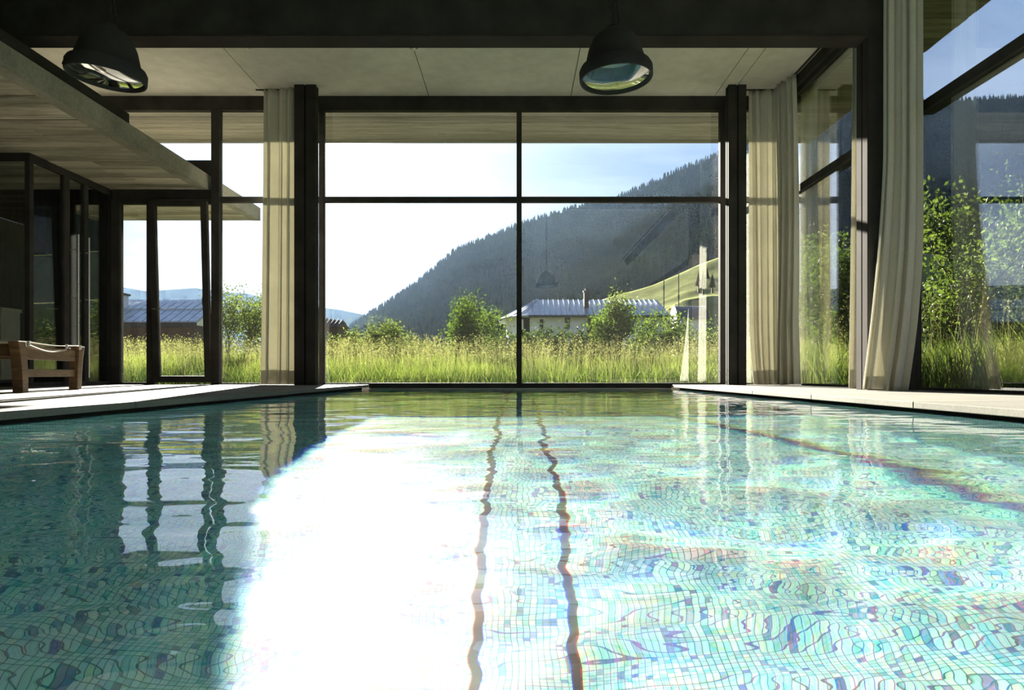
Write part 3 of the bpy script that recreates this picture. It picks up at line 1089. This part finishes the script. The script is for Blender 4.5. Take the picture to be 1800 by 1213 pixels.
def blades(n, x0, x1, y0, y1, h0, h1, w, seed, clumpy=.6, segs=3, keep=None):
    g = np.random.default_rng(seed)
    x, y = g.uniform(x0, x1, n), g.uniform(y0, y1, n)
    dens = .5 + fbm(x * 1.3 + seed, y * 1.3, 3) * 2.2
    k = g.random(n) < np.clip(dens, 1 - clumpy, 1)
    if keep is not None:
        k &= keep(x, y)
    x, y = x[k], y[k]
    n = len(x)
    big = .5 + fbm(x * .5 + 2.2, y * .5 + seed, 3) * 1.6
    h = (h0 + (h1 - h0) * np.clip(g.random(n) * .55 + big * .5, 0, 1.1))
    a = g.uniform(0, 2 * pi, n)
    lean = h * g.uniform(.08, .62, n)
    fa = g.uniform(0, 2 * pi, n)
    ww = w * g.uniform(.7, 1.6, n)
    z = ground_z(x, y) - .03
    V = np.zeros((n, 2 * segs + 1, 3))
    for s in range(segs):
        t = s / segs
        wt = ww * (1 - .55 * t)
        cx_, cy2, cz = x + np.cos(a) * lean * t ** 1.8, y + np.sin(a) * lean * t ** 1.8, z + h * t * (1 - .12 * t)
        V[:, 2 * s] = np.stack([cx_ - np.cos(fa) * wt, cy2 - np.sin(fa) * wt, cz], 1)
        V[:, 2 * s + 1] = np.stack([cx_ + np.cos(fa) * wt, cy2 + np.sin(fa) * wt, cz], 1)
    V[:, 2 * segs] = np.stack([x + np.cos(a) * lean, y + np.sin(a) * lean, z + h * .88], 1)
    F = []
    for s in range(segs - 1):
        F += [(2 * s, 2 * s + 1, 2 * s + 3), (2 * s, 2 * s + 3, 2 * s + 2)]
    F.append((2 * segs - 2, 2 * segs - 1, 2 * segs))
    F = np.array(F)
    m_ = 2 * segs + 1
    Fa = (F[None] + (np.arange(n) * m_)[:, None, None]).reshape(-1, 3)
    tone = np.clip(g.normal(.40, .30, n) + (big - .5) * .9 + 1.3 * fbm(x * 1.6, y * 1.1 + seed, 2), 0, 1)
    return V.reshape(-1, 3), Fa, np.repeat(tone, m_)


def join(parts):
    V, F, A, o = [], [], [], 0
    for v_, f_, a_ in parts:
        V.append(v_)
        F.append(f_ + o)
        A.append(a_)
        o += len(v_)
    return np.concatenate(V), np.concatenate(F), np.concatenate(A)


front = lambda x, y: (np.abs(x - .0) < (y * .66 + 1.5)) & ~((x > -8.8) & (x < 4.0) & (y < 9.85)) & ~((x < -16.8) & (y > 36)) & ~((x > -2) & (y > 44.3))
V, F, A = join([
    blades(26000, -8.6, 4.1, 10.12, 13.2, .25, .62, .0042, 1, keep=front),
    blades(36000, -11, 12, 13, 21, .30, .70, .0065, 2, keep=front),
    blades(30000, -24, 24, 20, 46, .35, .80, .013, 3, keep=front)])
e = tag(link('grass_meadow', np_mesh('grass_meadow', V, F, 'grass_blade', attr=A)), 'tall backlit meadow grass beyond the far glass wall', 'grass', kind='stuff')
rk = lambda x, y: (x > 4.05) & (x < y * .82 + 3.0) & (x > .2 * y + 1.0)
V, F, A = join([
    blades(24000, 4.32, 7.2, 2.6, 9.9, .30, .80, .0045, 4, keep=rk),
    blades(18000, 4.45, 12, 5, 16, .45, 1.1, .0065, 5, keep=rk),
    blades(12000, 8, 22, 8, 24, .5, 1.2, .011, 6, keep=rk)])
e = tag(link('grass_side', np_mesh('grass_side', V, F, 'grass_blade', attr=A)), 'tall green grass outside the right-hand glass wall', 'grass', kind='stuff')


def seeds(n, x0, x1, y0, y1, h0, h1, seed, keep=None, sc_=1.):
    g = np.random.default_rng(seed)
    x, y = g.uniform(x0, x1, n), g.uniform(y0, y1, n)
    if keep is not None:
        k = keep(x, y)
        x, y = x[k], y[k]
    n = len(x)
    h = g.uniform(h0, h1, n)
    a = g.uniform(0, 2 * pi, n)
    z = ground_z(x, y)
    lx, ly = np.cos(a) * h * .16, np.sin(a) * h * .16
    b1, t1 = np.stack([x, y, z], 1), np.stack([x + lx, y + ly, z + h], 1)
    w = np.stack([np.full(n, .0022 * sc_), np.zeros(n), np.zeros(n)], 1)
    Vs = [b1 - w, b1 + w, t1]
    Fs = [(0, 1, 2)]
    m_ = 3
    for q in range(9):          # florets of the loose panicle
        t = g.uniform(.72, 1.04, n)[:, None]
        c_ = b1 + (t1 - b1) * t + g.normal(0, .022, (n, 3)) * np.array([1, 1, .7]) * sc_
        d1_ = g.normal(0, .010, (n, 3)) * sc_
        d2_ = g.normal(0, .010, (n, 3)) * sc_
        Vs += [c_, c_ + d1_, c_ + d2_ + np.array([0, 0, .008]) * sc_]
        Fs.append((m_, m_ + 1, m_ + 2))
        m_ += 3
    V = np.stack(Vs, 1)
    F = (np.array(Fs)[None] + (np.arange(n) * m_)[:, None, None]).reshape(-1, 3)
    return V.reshape(-1, 3), F, np.repeat(g.random(n), m_)


V, F, A = join([seeds(1800, -8, 4.1, 10.4, 14, .55, .85, 31, front), seeds(4200, -12, 13, 14, 22, .55, .95, 32, front, 1.6), seeds(3000, -22, 24, 22, 44, .6, 1.1, 33, front, 2.6),
                seeds(1600, 4.3, 12, 4, 14, .8, 1.3, 34, rk, 1.2)])
tag(link('grass_seed_heads', np_mesh('grass_seed_heads', V, F, 'seed_head', attr=A)), 'pale seed heads standing above the meadow grass', 'grass', kind='stuff')


# ------------------------------------------------------------------ bushes and trees
def leaf_cloud(pts, n, size, seed, spread):
    g = np.random.default_rng(seed)
    P_ = np.array(pts)
    idx = g.integers(0, len(P_), n)
    c_ = P_[idx, :3] + g.normal(0, 1, (n, 3)) * spread * P_[idx, 3:4]
    s = size * g.uniform(.6, 1.3, n)[:, None]
    u = g.normal(0, 1, (n, 3))
    u /= np.linalg.norm(u, axis=1, keepdims=True)
    v = np.cross(u, g.normal(0, 1, (n, 3)))
    v /= np.linalg.norm(v, axis=1, keepdims=True)
    w = np.cross(u, v)
    V = np.stack([c_ - u * s, c_ - v * s * .5 + w * s * .12, c_ + u * s, c_ + v * s * .5 + w * s * .12], 1).reshape(-1, 3)
    F = (np.array([(0, 1, 2), (0, 2, 3)])[None] + (np.arange(n) * 4)[:, None, None]).reshape(-1, 3)
    tone = np.repeat(np.clip(g.normal(.45, .25, n), 0, 1), 4)
    return V, F, tone


def woody(name, label, x, y, h, wd, leafmat, nleaf, leaf, seed, trunks=3, cat='bush', group=None, spread=.14, lean=(0, 0), up=.75, shape=1.0, low=.12):
    r = random.Random(seed)
    z0 = float(ground_z(x, y))
    e = thing(name, label, cat, (x, y, z0), group)
    all_stems = []
    tips = []

    def grow(p, d, L, rad, depth, stems):
        pts, rs = [p], [rad]
        for i in range(4):
            d = (d + Vector((r.gauss(0, .14), r.gauss(0, .14), r.gauss(.03, .08)))).normalized()
            p = p + d * L / 4
            pts.append(p)
            rs.append(max(rad * (1 - .17 * (i + 1)), .003))
            hrel = (p.z - z0) / h
            if hrel > low and (depth or i > 0):
                tips.append((p.x, p.y, p.z, (.6 + .5 * depth / 3) * h))
        stems.tube(pts, rs, 5 if depth else 6, False)
        if depth < 3:
            for k in range(3 if depth < 2 else 2):
                a = r.uniform(0, 2 * pi)
                q = pts[r.choice((2, 3, 4))]
                side = Vector((cos(a), sin(a), 0))
                nd = (d * up + side * r.uniform(.5, 1.1) * shape + Vector((0, 0, .12))).normalized()
                grow(q, nd, L * r.uniform(.52, .78), rad * .55, depth + 1, stems)
    for k in range(trunks):
        stems = MB()
        all_stems.append(stems)
        a = r.uniform(0, 2 * pi)
        d = Vector((cos(a) * wd / h * .5 * (trunks > 1) + lean[0], sin(a) * wd / h * .5 * (trunks > 1) + lean[1], 1)).normalized()
        grow(Vector((x + cos(a) * .06 * trunks, y + sin(a) * .06 * trunks, z0 - .05)), d, h * r.uniform(.38, .50), .011 * h + .012, 0, stems)
    # fit the crown to the measured height and width
    T_ = np.array(tips)
    zz_ = (T_[:, 2] - z0)
    kz = h * .97 / max(zz_.max(), .01)
    kx = wd * .5 / max(np.percentile(np.abs(T_[:, 0] - x), 93), .01)
    T_[:, 2] = z0 + zz_ * kz
    T_[:, 0] = x + (T_[:, 0] - x) * kx
    T_[:, 1] = y + (T_[:, 1] - y) * kx
    for stems in all_stems:
        stems.v = [(x + (a - x) * kx, y + (b - y) * kx, z0 + (c_ - z0) * kz) for a, b, c_ in stems.v]
        stems.build('stem', 'bark', e, True, recalc=False)
    V, F, A = leaf_cloud(T_, nleaf, leaf, seed, spread * .32)
    link('foliage', np_mesh('foliage', V, F, leafmat, attr=A), e)['kind'] = 'stuff'
    return e


def at(px, y):
    return P2(px, y)


woody('leafy_bush', 'green bushy shrub in the meadow left of the centre mullion', at(818, 18), 18, 2.0, 1.35, 'leaf_green', 5200, .042, 41, 4, spread=.22, low=.05)
woody('leafy_bush', 'green bush with a tall sprig in front of the white house', at(1122, 17), 17, 1.75, 1.85, 'leaf_green', 7000, .042, 46, 5, spread=.20, low=.05)
woody('tall_sprig', 'slender leafy sprig rising above the bush by the white house', at(1093, 16.6), 16.6, 2.2, .4, 'leaf_pale', 900, .038, 47, 2, spread=.16, low=.3)
woody('hedge_shrub', 'low brownish shrub on the meadow edge under the mountain foot', at(668, 24), 24, 1.75, 1.9, 'leaf_pale', 4200, .05, 52, 5, spread=.20, low=.1)
woody('hedge_shrub', 'small dry shrub beside the brown hut', at(592, 21), 21, 1.25, 1.1, 'leaf_dark', 2200, .045, 53, 4, spread=.2, low=.1)
woody('young_tree', 'airy pale-leaved shrub beside the left linen curtain', at(414, 16.5), 16.5, 2.15, 1.35, 'leaf_pale', 3600, .036, 57, 4, cat='tree', spread=.22)
woody('young_tree', 'thin sapling half behind the left linen curtain', at(468, 18), 18, 1.9, .8, 'leaf_pale', 1300, .036, 58, 2, cat='tree', spread=.2)
for i, (px, yy_, h, w, lab) in enumerate(((1010, 18, 1.25, 1.6, 'dark low shrub below the white house garage'), (965, 19, 1.2, 1.5, 'dark low shrub below the white house windows'),
                                         (900, 20, 1.2, 1.3, 'dark low shrub right behind the centre mullion'),
                                         (740, 19, 1.25, 2.2, 'wide dark shrub at the left foot of the leafy bush'), (1045, 17.5, 1.2, 1.3, 'dark shrub at the left foot of the bush with the tall sprig'),
                                         (1225, 22, 1.3, 2.0, 'dark shrub below the blue barrel shed'), (1262, 26, 1.9, 2.6, 'shrub beside the right black post'))):
    woody('low_shrub', lab, at(px, yy_), yy_, h, w, 'leaf_dark' if i < 6 else 'leaf_pale', 2200, .045, 70 + i, 5, spread=.24, low=.02)
# right-hand side
woody('side_tree', 'slender dark tree seen through the far side bay', at(1450, 13), 13, 2.75, 1.15, 'leaf_green', 9000, .036, 82, 4, cat='tree', spread=.20, low=.12)
woody('side_tree', 'small dark tree right next to the slim side curtain', at(1492, 12), 12, 2.3, .8, 'leaf_green', 4200, .036, 83, 3, cat='tree', spread=.20, low=.12)
woody('ash_tree', 'bright green young tree outside the large side window', at(1722, 8.6), 8.6, 2.75, 1.55, 'leaf_bright', 5200, .036, 88, 3, cat='tree', spread=.17, low=.25, lean=(-.05, 0))
woody('low_shrub', 'dark shrub in the grass behind the near curtain', at(1640, 10), 10, 1.35, 1.5, 'leaf_dark', 2600, .04, 91, 5, spread=.2, low=.1)
woody('low_shrub', 'broad dark shrub below the bright green young tree', at(1700, 12), 12, 1.6, 2.2, 'leaf_dark', 3600, .045, 92, 5, spread=.2, low=.1)

# ------------------------------------------------------------------ white house with seamed metal roof
hz_ = float(ground_z(3, 46)) - .1
hs_ = thing('farm_house', 'long white house with standing-seam metal roof and rounded end', 'house', (3, 47, hz_))
X0, X1, Y0, Y1, ZE = -.4, 9.6, 45., 53., 3.98
b = MB()
NS = 14
arc = [(X0 + 1.2 - 0 - 1.2 * 1.35 * sin(pi * i / NS), Y0 + 4 - 4 * cos(pi * i / NS)) for i in range(NS + 1)]
# front wall pieces leave real openings
openings = [(.12, .38, 3.05, 3.75), (1.45, 1.70, 3.10, 3.75), (3.10, 3.45, 3.1, 3.85), (4.55, 5.45, 1.2, 3.85)]
xx = arc[0][0]
for (a, c_, z0, z1) in openings:
    b.box(xx, a, Y0, Y0 + .3, hz_ - 1, ZE)
    b.box(a, c_, Y0, Y0 + .3, hz_ - 1, z0)
    b.box(a, c_, Y0, Y0 + .3, z1, ZE)
    xx = c_
b.box(xx, X1, Y0, Y0 + .3, hz_ - 1, ZE)
b.box(X1 - .3, X1, Y0 + .3, Y1, hz_ - 1, ZE)
for i in range(NS):
    p0, p1 = arc[i], arc[i + 1]
    b.add([(p0[0], p0[1], hz_ - 1), (p1[0], p1[1], hz_ - 1), (p1[0], p1[1], ZE), (p0[0], p0[1], ZE)], [(0, 1, 2, 3)])
b.build('wall', 'plaster', hs_, recalc=False)
for k, (a, c_, z0, z1) in enumerate(openings):
    if k < 3:
        f = MB().box(a, c_, Y0 + .12, Y0 + .2, z0, z1).build('window', 'dark_void', hs_)
        MB().box(a - .0, c_ + .0, Y0 + .05, Y0 + .1, (z0 + z1) / 2 - .02, (z0 + z1) / 2 + .02).build('muntin', 'plaster', f)
    else:
        MB().box(a, c_, Y0 + .5, Y0 + .6, z0, z1).build('garage_door', 'dark_brown', hs_)
# roof: one slope to the front with a fan round the left end
RZ, RY = 5.45, 49.
b = MB()
ex = X0 + 1.2
rl0 = (ex + .6, RY, RZ)
b.add([(ex - .1, Y0 - .45, ZE - .02), (X1 + .4, Y0 - .45, ZE - .02), (X1 + .4, RY, RZ), rl0], [(0, 1, 2, 3)])
b.add([(ex - .1, 2 * RY - Y0 + .45, ZE - .02), (X1 + .4, 2 * RY - Y0 + .45, ZE - .02), (X1 + .4, RY, RZ), rl0], [(3, 2, 1, 0)])
fan = [(ex - .1 - 2.1 * sin(pi * i / NS), RY - (4.45) * cos(pi * i / NS), ZE - .02) for i in range(NS + 1)]
b.add([rl0] + fan, [(0, i + 2, i + 1) for i in range(NS)])
o = b.build('roof', 'roof_metal', hs_, recalc=False)
o.modifiers.new('s', 'SOLIDIFY').thickness = .12
sm = MB().box(-.02, .02, 0, 1, 0, .06).mesh('roof_seam', 'roof_metal')
sl_ = Vector((0, RY - Y0 + .45, RZ - ZE + .02))
ang = math.atan2(sl_.z, sl_.y)
x = ex + .3
while x < X1 + .3:
    o = link('roof_seam', sm, hs_, None)
    o.matrix_parent_inverse = Matrix.Translation(-PLOC[hs_.name])
    t0 = 0.
    o.location = (x, Y0 - .45, ZE - .01)
    o.rotation_euler = (ang, 0, 0)
    L_ = sl_.length
    if x < ex + .65:
        L_ *= .92
    o.scale = (1, L_, 1)
    x += .36
for i in range(1, NS // 2 + 3):
    a_, b2 = Vector(fan[i]), Vector(rl0)
    MB().tube([a_ + Vector((0, 0, .05)), b2 + Vector((0, 0, .05))], .03, 4).build('roof_seam', 'roof_metal', hs_)
MB().box(ex - .1, X1 + .4, Y0 - .52, Y0 - .44, ZE - .16, ZE + .0).build('gutter', 'dark_void', hs_)
cx_ = P2(1030, 47)
b = MB().box(cx_ - .16, cx_ + .16, 46.6, 46.95, 4.1, 5.75)
ch = b.build('chimney', 'dark_brown', hs_, bevel=.01)
MB().box(cx_ - .22, cx_ + .22, 46.54, 47.01, 5.75, 5.82).box(cx_ - .08, cx_ + .08, 46.7, 46.85, 5.82, 6.0).build('chimney_cap', 'dark_void', ch)
for px in (936, 1001, 1087):
    MB().tube([(P2(px, 45.6), 45.6, 4.3), (P2(px, 45.6), 45.6, 4.95)], .02, 5).build('vent_pipe', 'dark_void', hs_)

# barrel-roofed shed
bs = thing('barrel_shed', 'dark blue shed with a rounded barrel roof right of the white house', 'shed', (12.6, 50, hz_))
b = MB()
R_ = 1.05
cy2, cz = 50., 4.05
prof = [(cy2 + R_ * 1.1 * cos(pi * i / 16), cz + R_ * sin(pi * i / 16)) for i in range(17)]
b.prism(prof, 'x', 11.4, 13.6)
b.build('barrel_roof', 'barrel_blue', bs, True)
MB().box(11.5, 13.5, cy2 - .95, cy2 + .95, hz_ - 1, cz).build('wall', 'plaster', bs)
MB().prism([(cy2 + (R_ + .06) * 1.1 * cos(pi * i / 16), cz + (R_ + .06) * sin(pi * i / 16)) for i in range(17)], 'x', 13.55, 13.66).build('end_arch', 'dark_void', bs, True)

# poles
for k, (px, py, d_, lab) in enumerate(((1167, 452, 56, 'tall thin pole behind the bush, left of the two'), (1193, 474, 54, 'shorter thin pole with an orange base beside the barrel shed'))):
    z0 = float(ground_z(P2(px, d_), d_))
    e = thing('pole', lab, 'pole', (P2(px, d_), d_, z0), 'thin poles by the barrel shed')
    zt = EYE + (657 - py) * d_ / 1200
    MB().tube([(P2(px, d_), d_, z0), (P2(px, d_), d_, zt)], [.055, .035], 8).build('shaft', 'dark_void', e, True)
    MB().tube([(P2(px, d_), d_, zt * .72), (P2(px, d_), d_, zt * .76)], .07, 8).build('fitting', 'dark_void', e, True)
    if k:
        MB().tube([(P2(px, d_), d_, zt * .50), (P2(px, d_), d_, zt * .57)], .12, 8).build('base_sleeve', 'rust_orange', e, True)
        MB().tube([(P2(px, d_), d_, zt * .56), (P2(px, d_) - .8, d_, zt * .64)], .04, 6).build('strut', 'rust_orange', e, True)

# grey-roofed house on the left
lz = float(ground_z(-20, 40)) - .1
lh = thing('slate_house', 'long low house with grey panelled roof seen through the left door', 'house', (-20, 40, lz))
XA, XB = -26.0, -17.2
steps = [(36.6, 2.92, 38.2, 3.66), (38.2, 3.74, 39.8, 4.42)]
for (ya, za, yb, zb) in steps:
    o = MB().add([(XA, ya, za), (XB, ya, za), (XB, yb, zb), (XA, yb, zb), (XA, ya, za - .1), (XB, ya, za - .1), (XB, yb, zb - .1), (XA, yb, zb - .1)],
                 [(0, 1, 2, 3), (7, 6, 5, 4), (0, 4, 5, 1), (1, 5, 6, 2), (2, 6, 7, 3), (3, 7, 4, 0)]).build('roof', 'roof_tile', lh)
    n_ = 3
    for r_ in range(n_):
        for c_ in range(18):
            xa = XA + (XB - XA) * c_ / 18 + .025
            xb = XA + (XB - XA) * (c_ + 1) / 18 - .025
            t0, t1 = (r_ + .04) / n_, (r_ + .96) / n_
            p = [(xa, ya + (yb - ya) * t0, za + (zb - za) * t0 + .01), (xb, ya + (yb - ya) * t0, za + (zb - za) * t0 + .01),
                 (xb, ya + (yb - ya) * t1, za + (zb - za) * t1 + .01), (xa, ya + (yb - ya) * t1, za + (zb - za) * t1 + .01)]
            q = [(a, b_, c2 + .045) for a, b_, c2 in p]
            MB().add(p + q, [(0, 3, 2, 1), (4, 5, 6, 7), (0, 1, 5, 4), (1, 2, 6, 5), (2, 3, 7, 6), (3, 0, 4, 7)]).build('roof_panel', 'roof_tile', lh)
MB().box(XA, XB, 36.5, 36.62, 2.62, 2.9).build('eave_board', 'dark_brown', lh)
MB().box(XA + .4, XB - .4, 37.2, 39.8, lz - 1, 2.9).build('wall', 'dark_brown', lh)
MB().add([(XB - .4, 37.2, 2.8), (XB - .4, 39.8, 2.8), (XB - .4, 39.8, 4.3), (XB - .3, 37.2, 2.8), (XB - .3, 39.8, 2.8), (XB - .3, 39.8, 4.3)], [(0, 1, 2), (5, 4, 3), (0, 3, 4, 1), (1, 4, 5, 2), (2, 5, 3, 0)]).build('gable', 'plaster', lh)
ck = MB().box(P2(212, 38.4), P2(221, 38.4), 38.1, 38.7, 3.5, 4.55).build('chimney', 'plaster', lh, bevel=.01)
MB().box(P2(210, 38.4), P2(223, 38.4), 38.0, 38.8, 4.55, 4.66).build('chimney_cap', 'dark_void', ck)
MB().tube([(P2(357, 38.9), 38.9, 4.0), (P2(357, 38.9), 38.9, 4.5)], .07, 8).build('vent_pipe', 'dark_void', lh)

# brown hut
bh = thing('brown_hut', 'small dark brown hut with a tiled roof beside the left post', 'hut', (P2(578, 44), 44, float(ground_z(-12, 44))))
xa, xb = P2(548, 44), P2(597, 44)
MB().box(xa, xb - .1, 44, 46.5, 0, 3.3).build('wall', 'dark_brown', bh)
MB().add([(xa, 43.8, 3.3), (xb, 43.8, 3.15), (xb, 45.2, 3.62), (xa, 45.2, 3.85), (xa, 46.7, 3.3), (xb, 46.7, 3.15)], [(0, 1, 2, 3), (3, 2, 5, 4), (0, 3, 4), (1, 5, 2), (0, 4, 5, 1)]).build('roof', 'dark_brown', bh)
for k in range(7):
    xq = xa + (xb - xa) * (k + .5) / 7
    MB().tube([(xq, 43.78, 3.30 - .15 * (k + .5) / 7), (xq, 45.2, 3.90 - .23 * (k + .5) / 7)], .05, 5).build('roof_tile', 'dark_brown', bh)

# ------------------------------------------------------------------ hills and mountains


def interp(u, pts):
    xs_, ys_ = zip(*pts)
    return np.interp(u, [(p - 910) / 1200 for p in xs_], [(657 - p) / 1200 for p in ys_])


def massif(name, label, cat, sil, u0, u1, y0, yp, mat_, rough, nu, nv, power=1.25, back=1.25, seed=0, base=-.01):
    """a real slope: foot at distance y0, crest at yp; sil gives the crest's elevation by bearing."""
    u = np.linspace(u0, u1, nu)
    t = np.linspace(0, 1.35, nv)
    U, T_ = np.meshgrid(u, t)
    Y = y0 + (yp - y0) * T_
    # the crest line wanders in distance
    X = U * Y
    S = interp(U, sil)
    crest = S * yp
    prof = np.where(T_ <= 1, T_ ** power, 1 - (T_ - 1) * 1.4)
    Z = base * y0 + (crest - base * y0) * prof
    f = fbm(X / rough + seed, Y / rough, 5)
    Z = Z + f * rough * .22 * np.sin(np.clip(T_, 0, 1) * pi * .93) ** .8 * np.clip(S * 6, .1, 1)
    me = np_mesh(name, np.stack([X.ravel(), Y.ravel(), Z.ravel()], 1), grid_faces(nu, nv), mat_, True)
    o = struct(link(name, me), label, cat)
    return o, X, Y, Z


sil_main = [(-200, 660), (560, 655), (600, 592), (622, 572), (660, 548), (705, 520), (755, 482), (800, 442), (860, 418), (910, 398), (960, 384), (1010, 366), (1060, 352), (1100, 340), (1140, 322), (1185, 303),
            (1225, 287), (1268, 270), (1330, 240), (1400, 214), (1480, 192), (1560, 178), (1622, 170), (1700, 173), (1800, 172), (2000, 150), (2600, 180), (3600, 260)]
mo, MX, MY, MZ = massif('mountain', 'forested mountain rising to the right beyond the meadow', 'mountain', sil_main, -.27, 1.7, 520, 2100, 'mountain_ground', 420, 420, 110, 1.2, seed=3)
sil_near = [(-200, 700), (820, 690), (850, 606), (890, 566), (918, 548), (960, 510), (1010, 470), (1060, 440), (1110, 402), (1160, 372), (1210, 350), (1268, 322), (1340, 300), (1430, 292), (1520, 300), (1622, 330), (1700, 338), (1800, 330), (2200, 330), (3000, 420)]
m2, NX_, NY_, NZ_ = massif('mountain_spur', 'nearer dark forested spur in front of the mountain', 'mountain', sil_near, -.10, 1.7, 300, 900, 'mountain_ground', 190, 330, 90, 1.15, seed=8)
sil_far = [(-900, 480), (-200, 492), (150, 502), (215, 503), (260, 509), (300, 506), (345, 503), (400, 512), (430, 513), (470, 522), (520, 530), (562, 538), (600, 543), (640, 552), (700, 575), (900, 600)]
massif('mountain_far', 'pale blue distant mountains on the left horizon', 'mountain', sil_far, -1.4, .0, 3000, 5600, 'mountain_ground', 900, 260, 50, 1.3, seed=5)
sil_hill = [(930, 700), (980, 566), (1030, 533), (1070, 520), (1110, 509), (1150, 497), (1190, 480), (1225, 465), (1255, 455), (1300, 440), (1400, 432), (1600, 440), (2000, 470), (3000, 520)]
hl, HX, HY, HZ = massif('hill', 'sunlit grassy hillside behind the white house', 'hill', sil_hill, -.02, 1.6, 85, 165, 'hill_grass', 26, 240, 70, 1.1, seed=2)
sil_hill2 = [(1100, 700), (1160, 548), (1200, 524), (1250, 515), (1300, 516), (1420, 520), (1600, 530), (2200, 560)]
massif('hill', 'lower grassy rise behind the barrel shed', 'hill', sil_hill2, .16, 1.5, 64, 92, 'hill_grass', 14, 160, 40, 1.1, seed=9)


def conifers(name, label, X, Y, Z, n, h0, h1, seed, keep=None, parent=None):
    g = np.random.default_rng(seed)
    nv, nu = X.shape
    # pick cells, favouring even spread over the picture (distance squared)
    i = g.uniform(0, nu - 1.001, n)
    j = g.uniform(0, (nv - 1) / 1.35 * 1.03, n)
    i0, j0 = i.astype(int), j.astype(int)
    fi, fj = i - i0, j - j0

    def bl(A_):
        return (A_[j0, i0] * (1 - fi) + A_[j0, i0 + 1] * fi) * (1 - fj) + (A_[j0 + 1, i0] * (1 - fi) + A_[j0 + 1, i0 + 1] * fi) * fj
    x, y, z = bl(X), bl(Y), bl(Z)
    dens = fbm(x / 160 + seed, y / 160, 4)
    k = dens > -.24 + g.normal(0, .05, n)
    if keep is not None:
        k &= keep(x, y, z)
    x, y, z = x[k], y[k], z[k]
    n = len(x)
    h = g.uniform(h0, h1, n)
    r = h * g.uniform(.17, .26, n)
    a0 = g.uniform(0, 2 * pi, n)
    Vs = []
    for tier, (zb, zt, rr) in enumerate(((.05, .62, 1.), (.42, 1.0, .62))):
        for q in range(5):
            a = a0 + 2 * pi * q / 5 + tier
            Vs.append(np.stack([x + np.cos(a) * r * rr, y + np.sin(a) * r * rr, z + h * zb], 1))
        Vs.append(np.stack([x, y, z + h * zt], 1))
    V = np.stack(Vs, 1)
    F = [(q, (q + 1) % 5, 5) for q in range(5)] + [(6 + q, 6 + (q + 1) % 5, 11) for q in range(5)]
    F = (np.array(F)[None] + (np.arange(n) * 12)[:, None, None]).reshape(-1, 3)
    o = link(name, np_mesh(name, V.reshape(-1, 3), F, 'conifer'), parent)
    tag(o, kind='stuff')
    return o


vis = lambda x, y, z: (x / y < .95)
conifers('conifer_forest', '', MX, MY, MZ, 42000, 10, 20, 61, vis, mo)
conifers('conifer_forest', '', NX_, NY_, NZ_, 26000, 5, 10, 62, vis, m2)
# a few firs on the sunlit hillside
g = np.random.default_rng(5)
for k, (px, py, d_) in enumerate(((1228, 505, 140), (1243, 500, 150), (1236, 512, 130), (1252, 508, 138))):
    z0 = EYE + (657 - py) * d_ / 1200
    x = P2(px, d_)
    e = thing('fir_tree', ('lowest dark fir at the left of the hillside group', 'tallest dark fir high on the sunlit hillside', 'short dark fir at the foot of the hillside group', 'dark fir closest to the right post on the hillside')[k], 'tree', (x, d_, z0 - 1.0), 'dark firs on the sunlit hillside')
    hh = 3.0 + .6 * (k % 3)
    MB().tube([(x, d_, z0 - 1.5), (x, d_, z0 + hh * .5)], [.25, .1], 6).build('trunk', 'bark', e)
    b = MB()
    for t in range(7):
        zb = z0 + .3 + hh * .84 * t / 7
        rr = .95 * (1 - t / 7.6)
        vs = [(x + cos(q * pi / 6) * rr * (1 if q % 2 else .72), d_ + sin(q * pi / 6) * rr * (1 if q % 2 else .72), zb + (.0 if q % 2 else .12)) for q in range(12)] + [(x, d_, zb + hh * .26)]
        b.add(vs, [(q, (q + 1) % 12, 12) for q in range(12)])
    b.build('branches', 'conifer', e, recalc=False)

# valley haze: a real, thin scattering volume beyond the meadow
m, new = mat('valley_haze')
vs_ = new('ShaderNodeVolumeScatter', {0: rgb(.42, .64, 1.0), 'Density': HAZE_D, 'Anisotropy': .45}).outputs[0]
new('ShaderNodeOutputMaterial', {'Volume': vs_})
hzb = MB().box(-7000, 7000, 110, 7000, -60, 900).build('haze', 'valley_haze')
tag(hzb, 'thin bluish morning haze filling the valley', 'haze', kind='stuff')
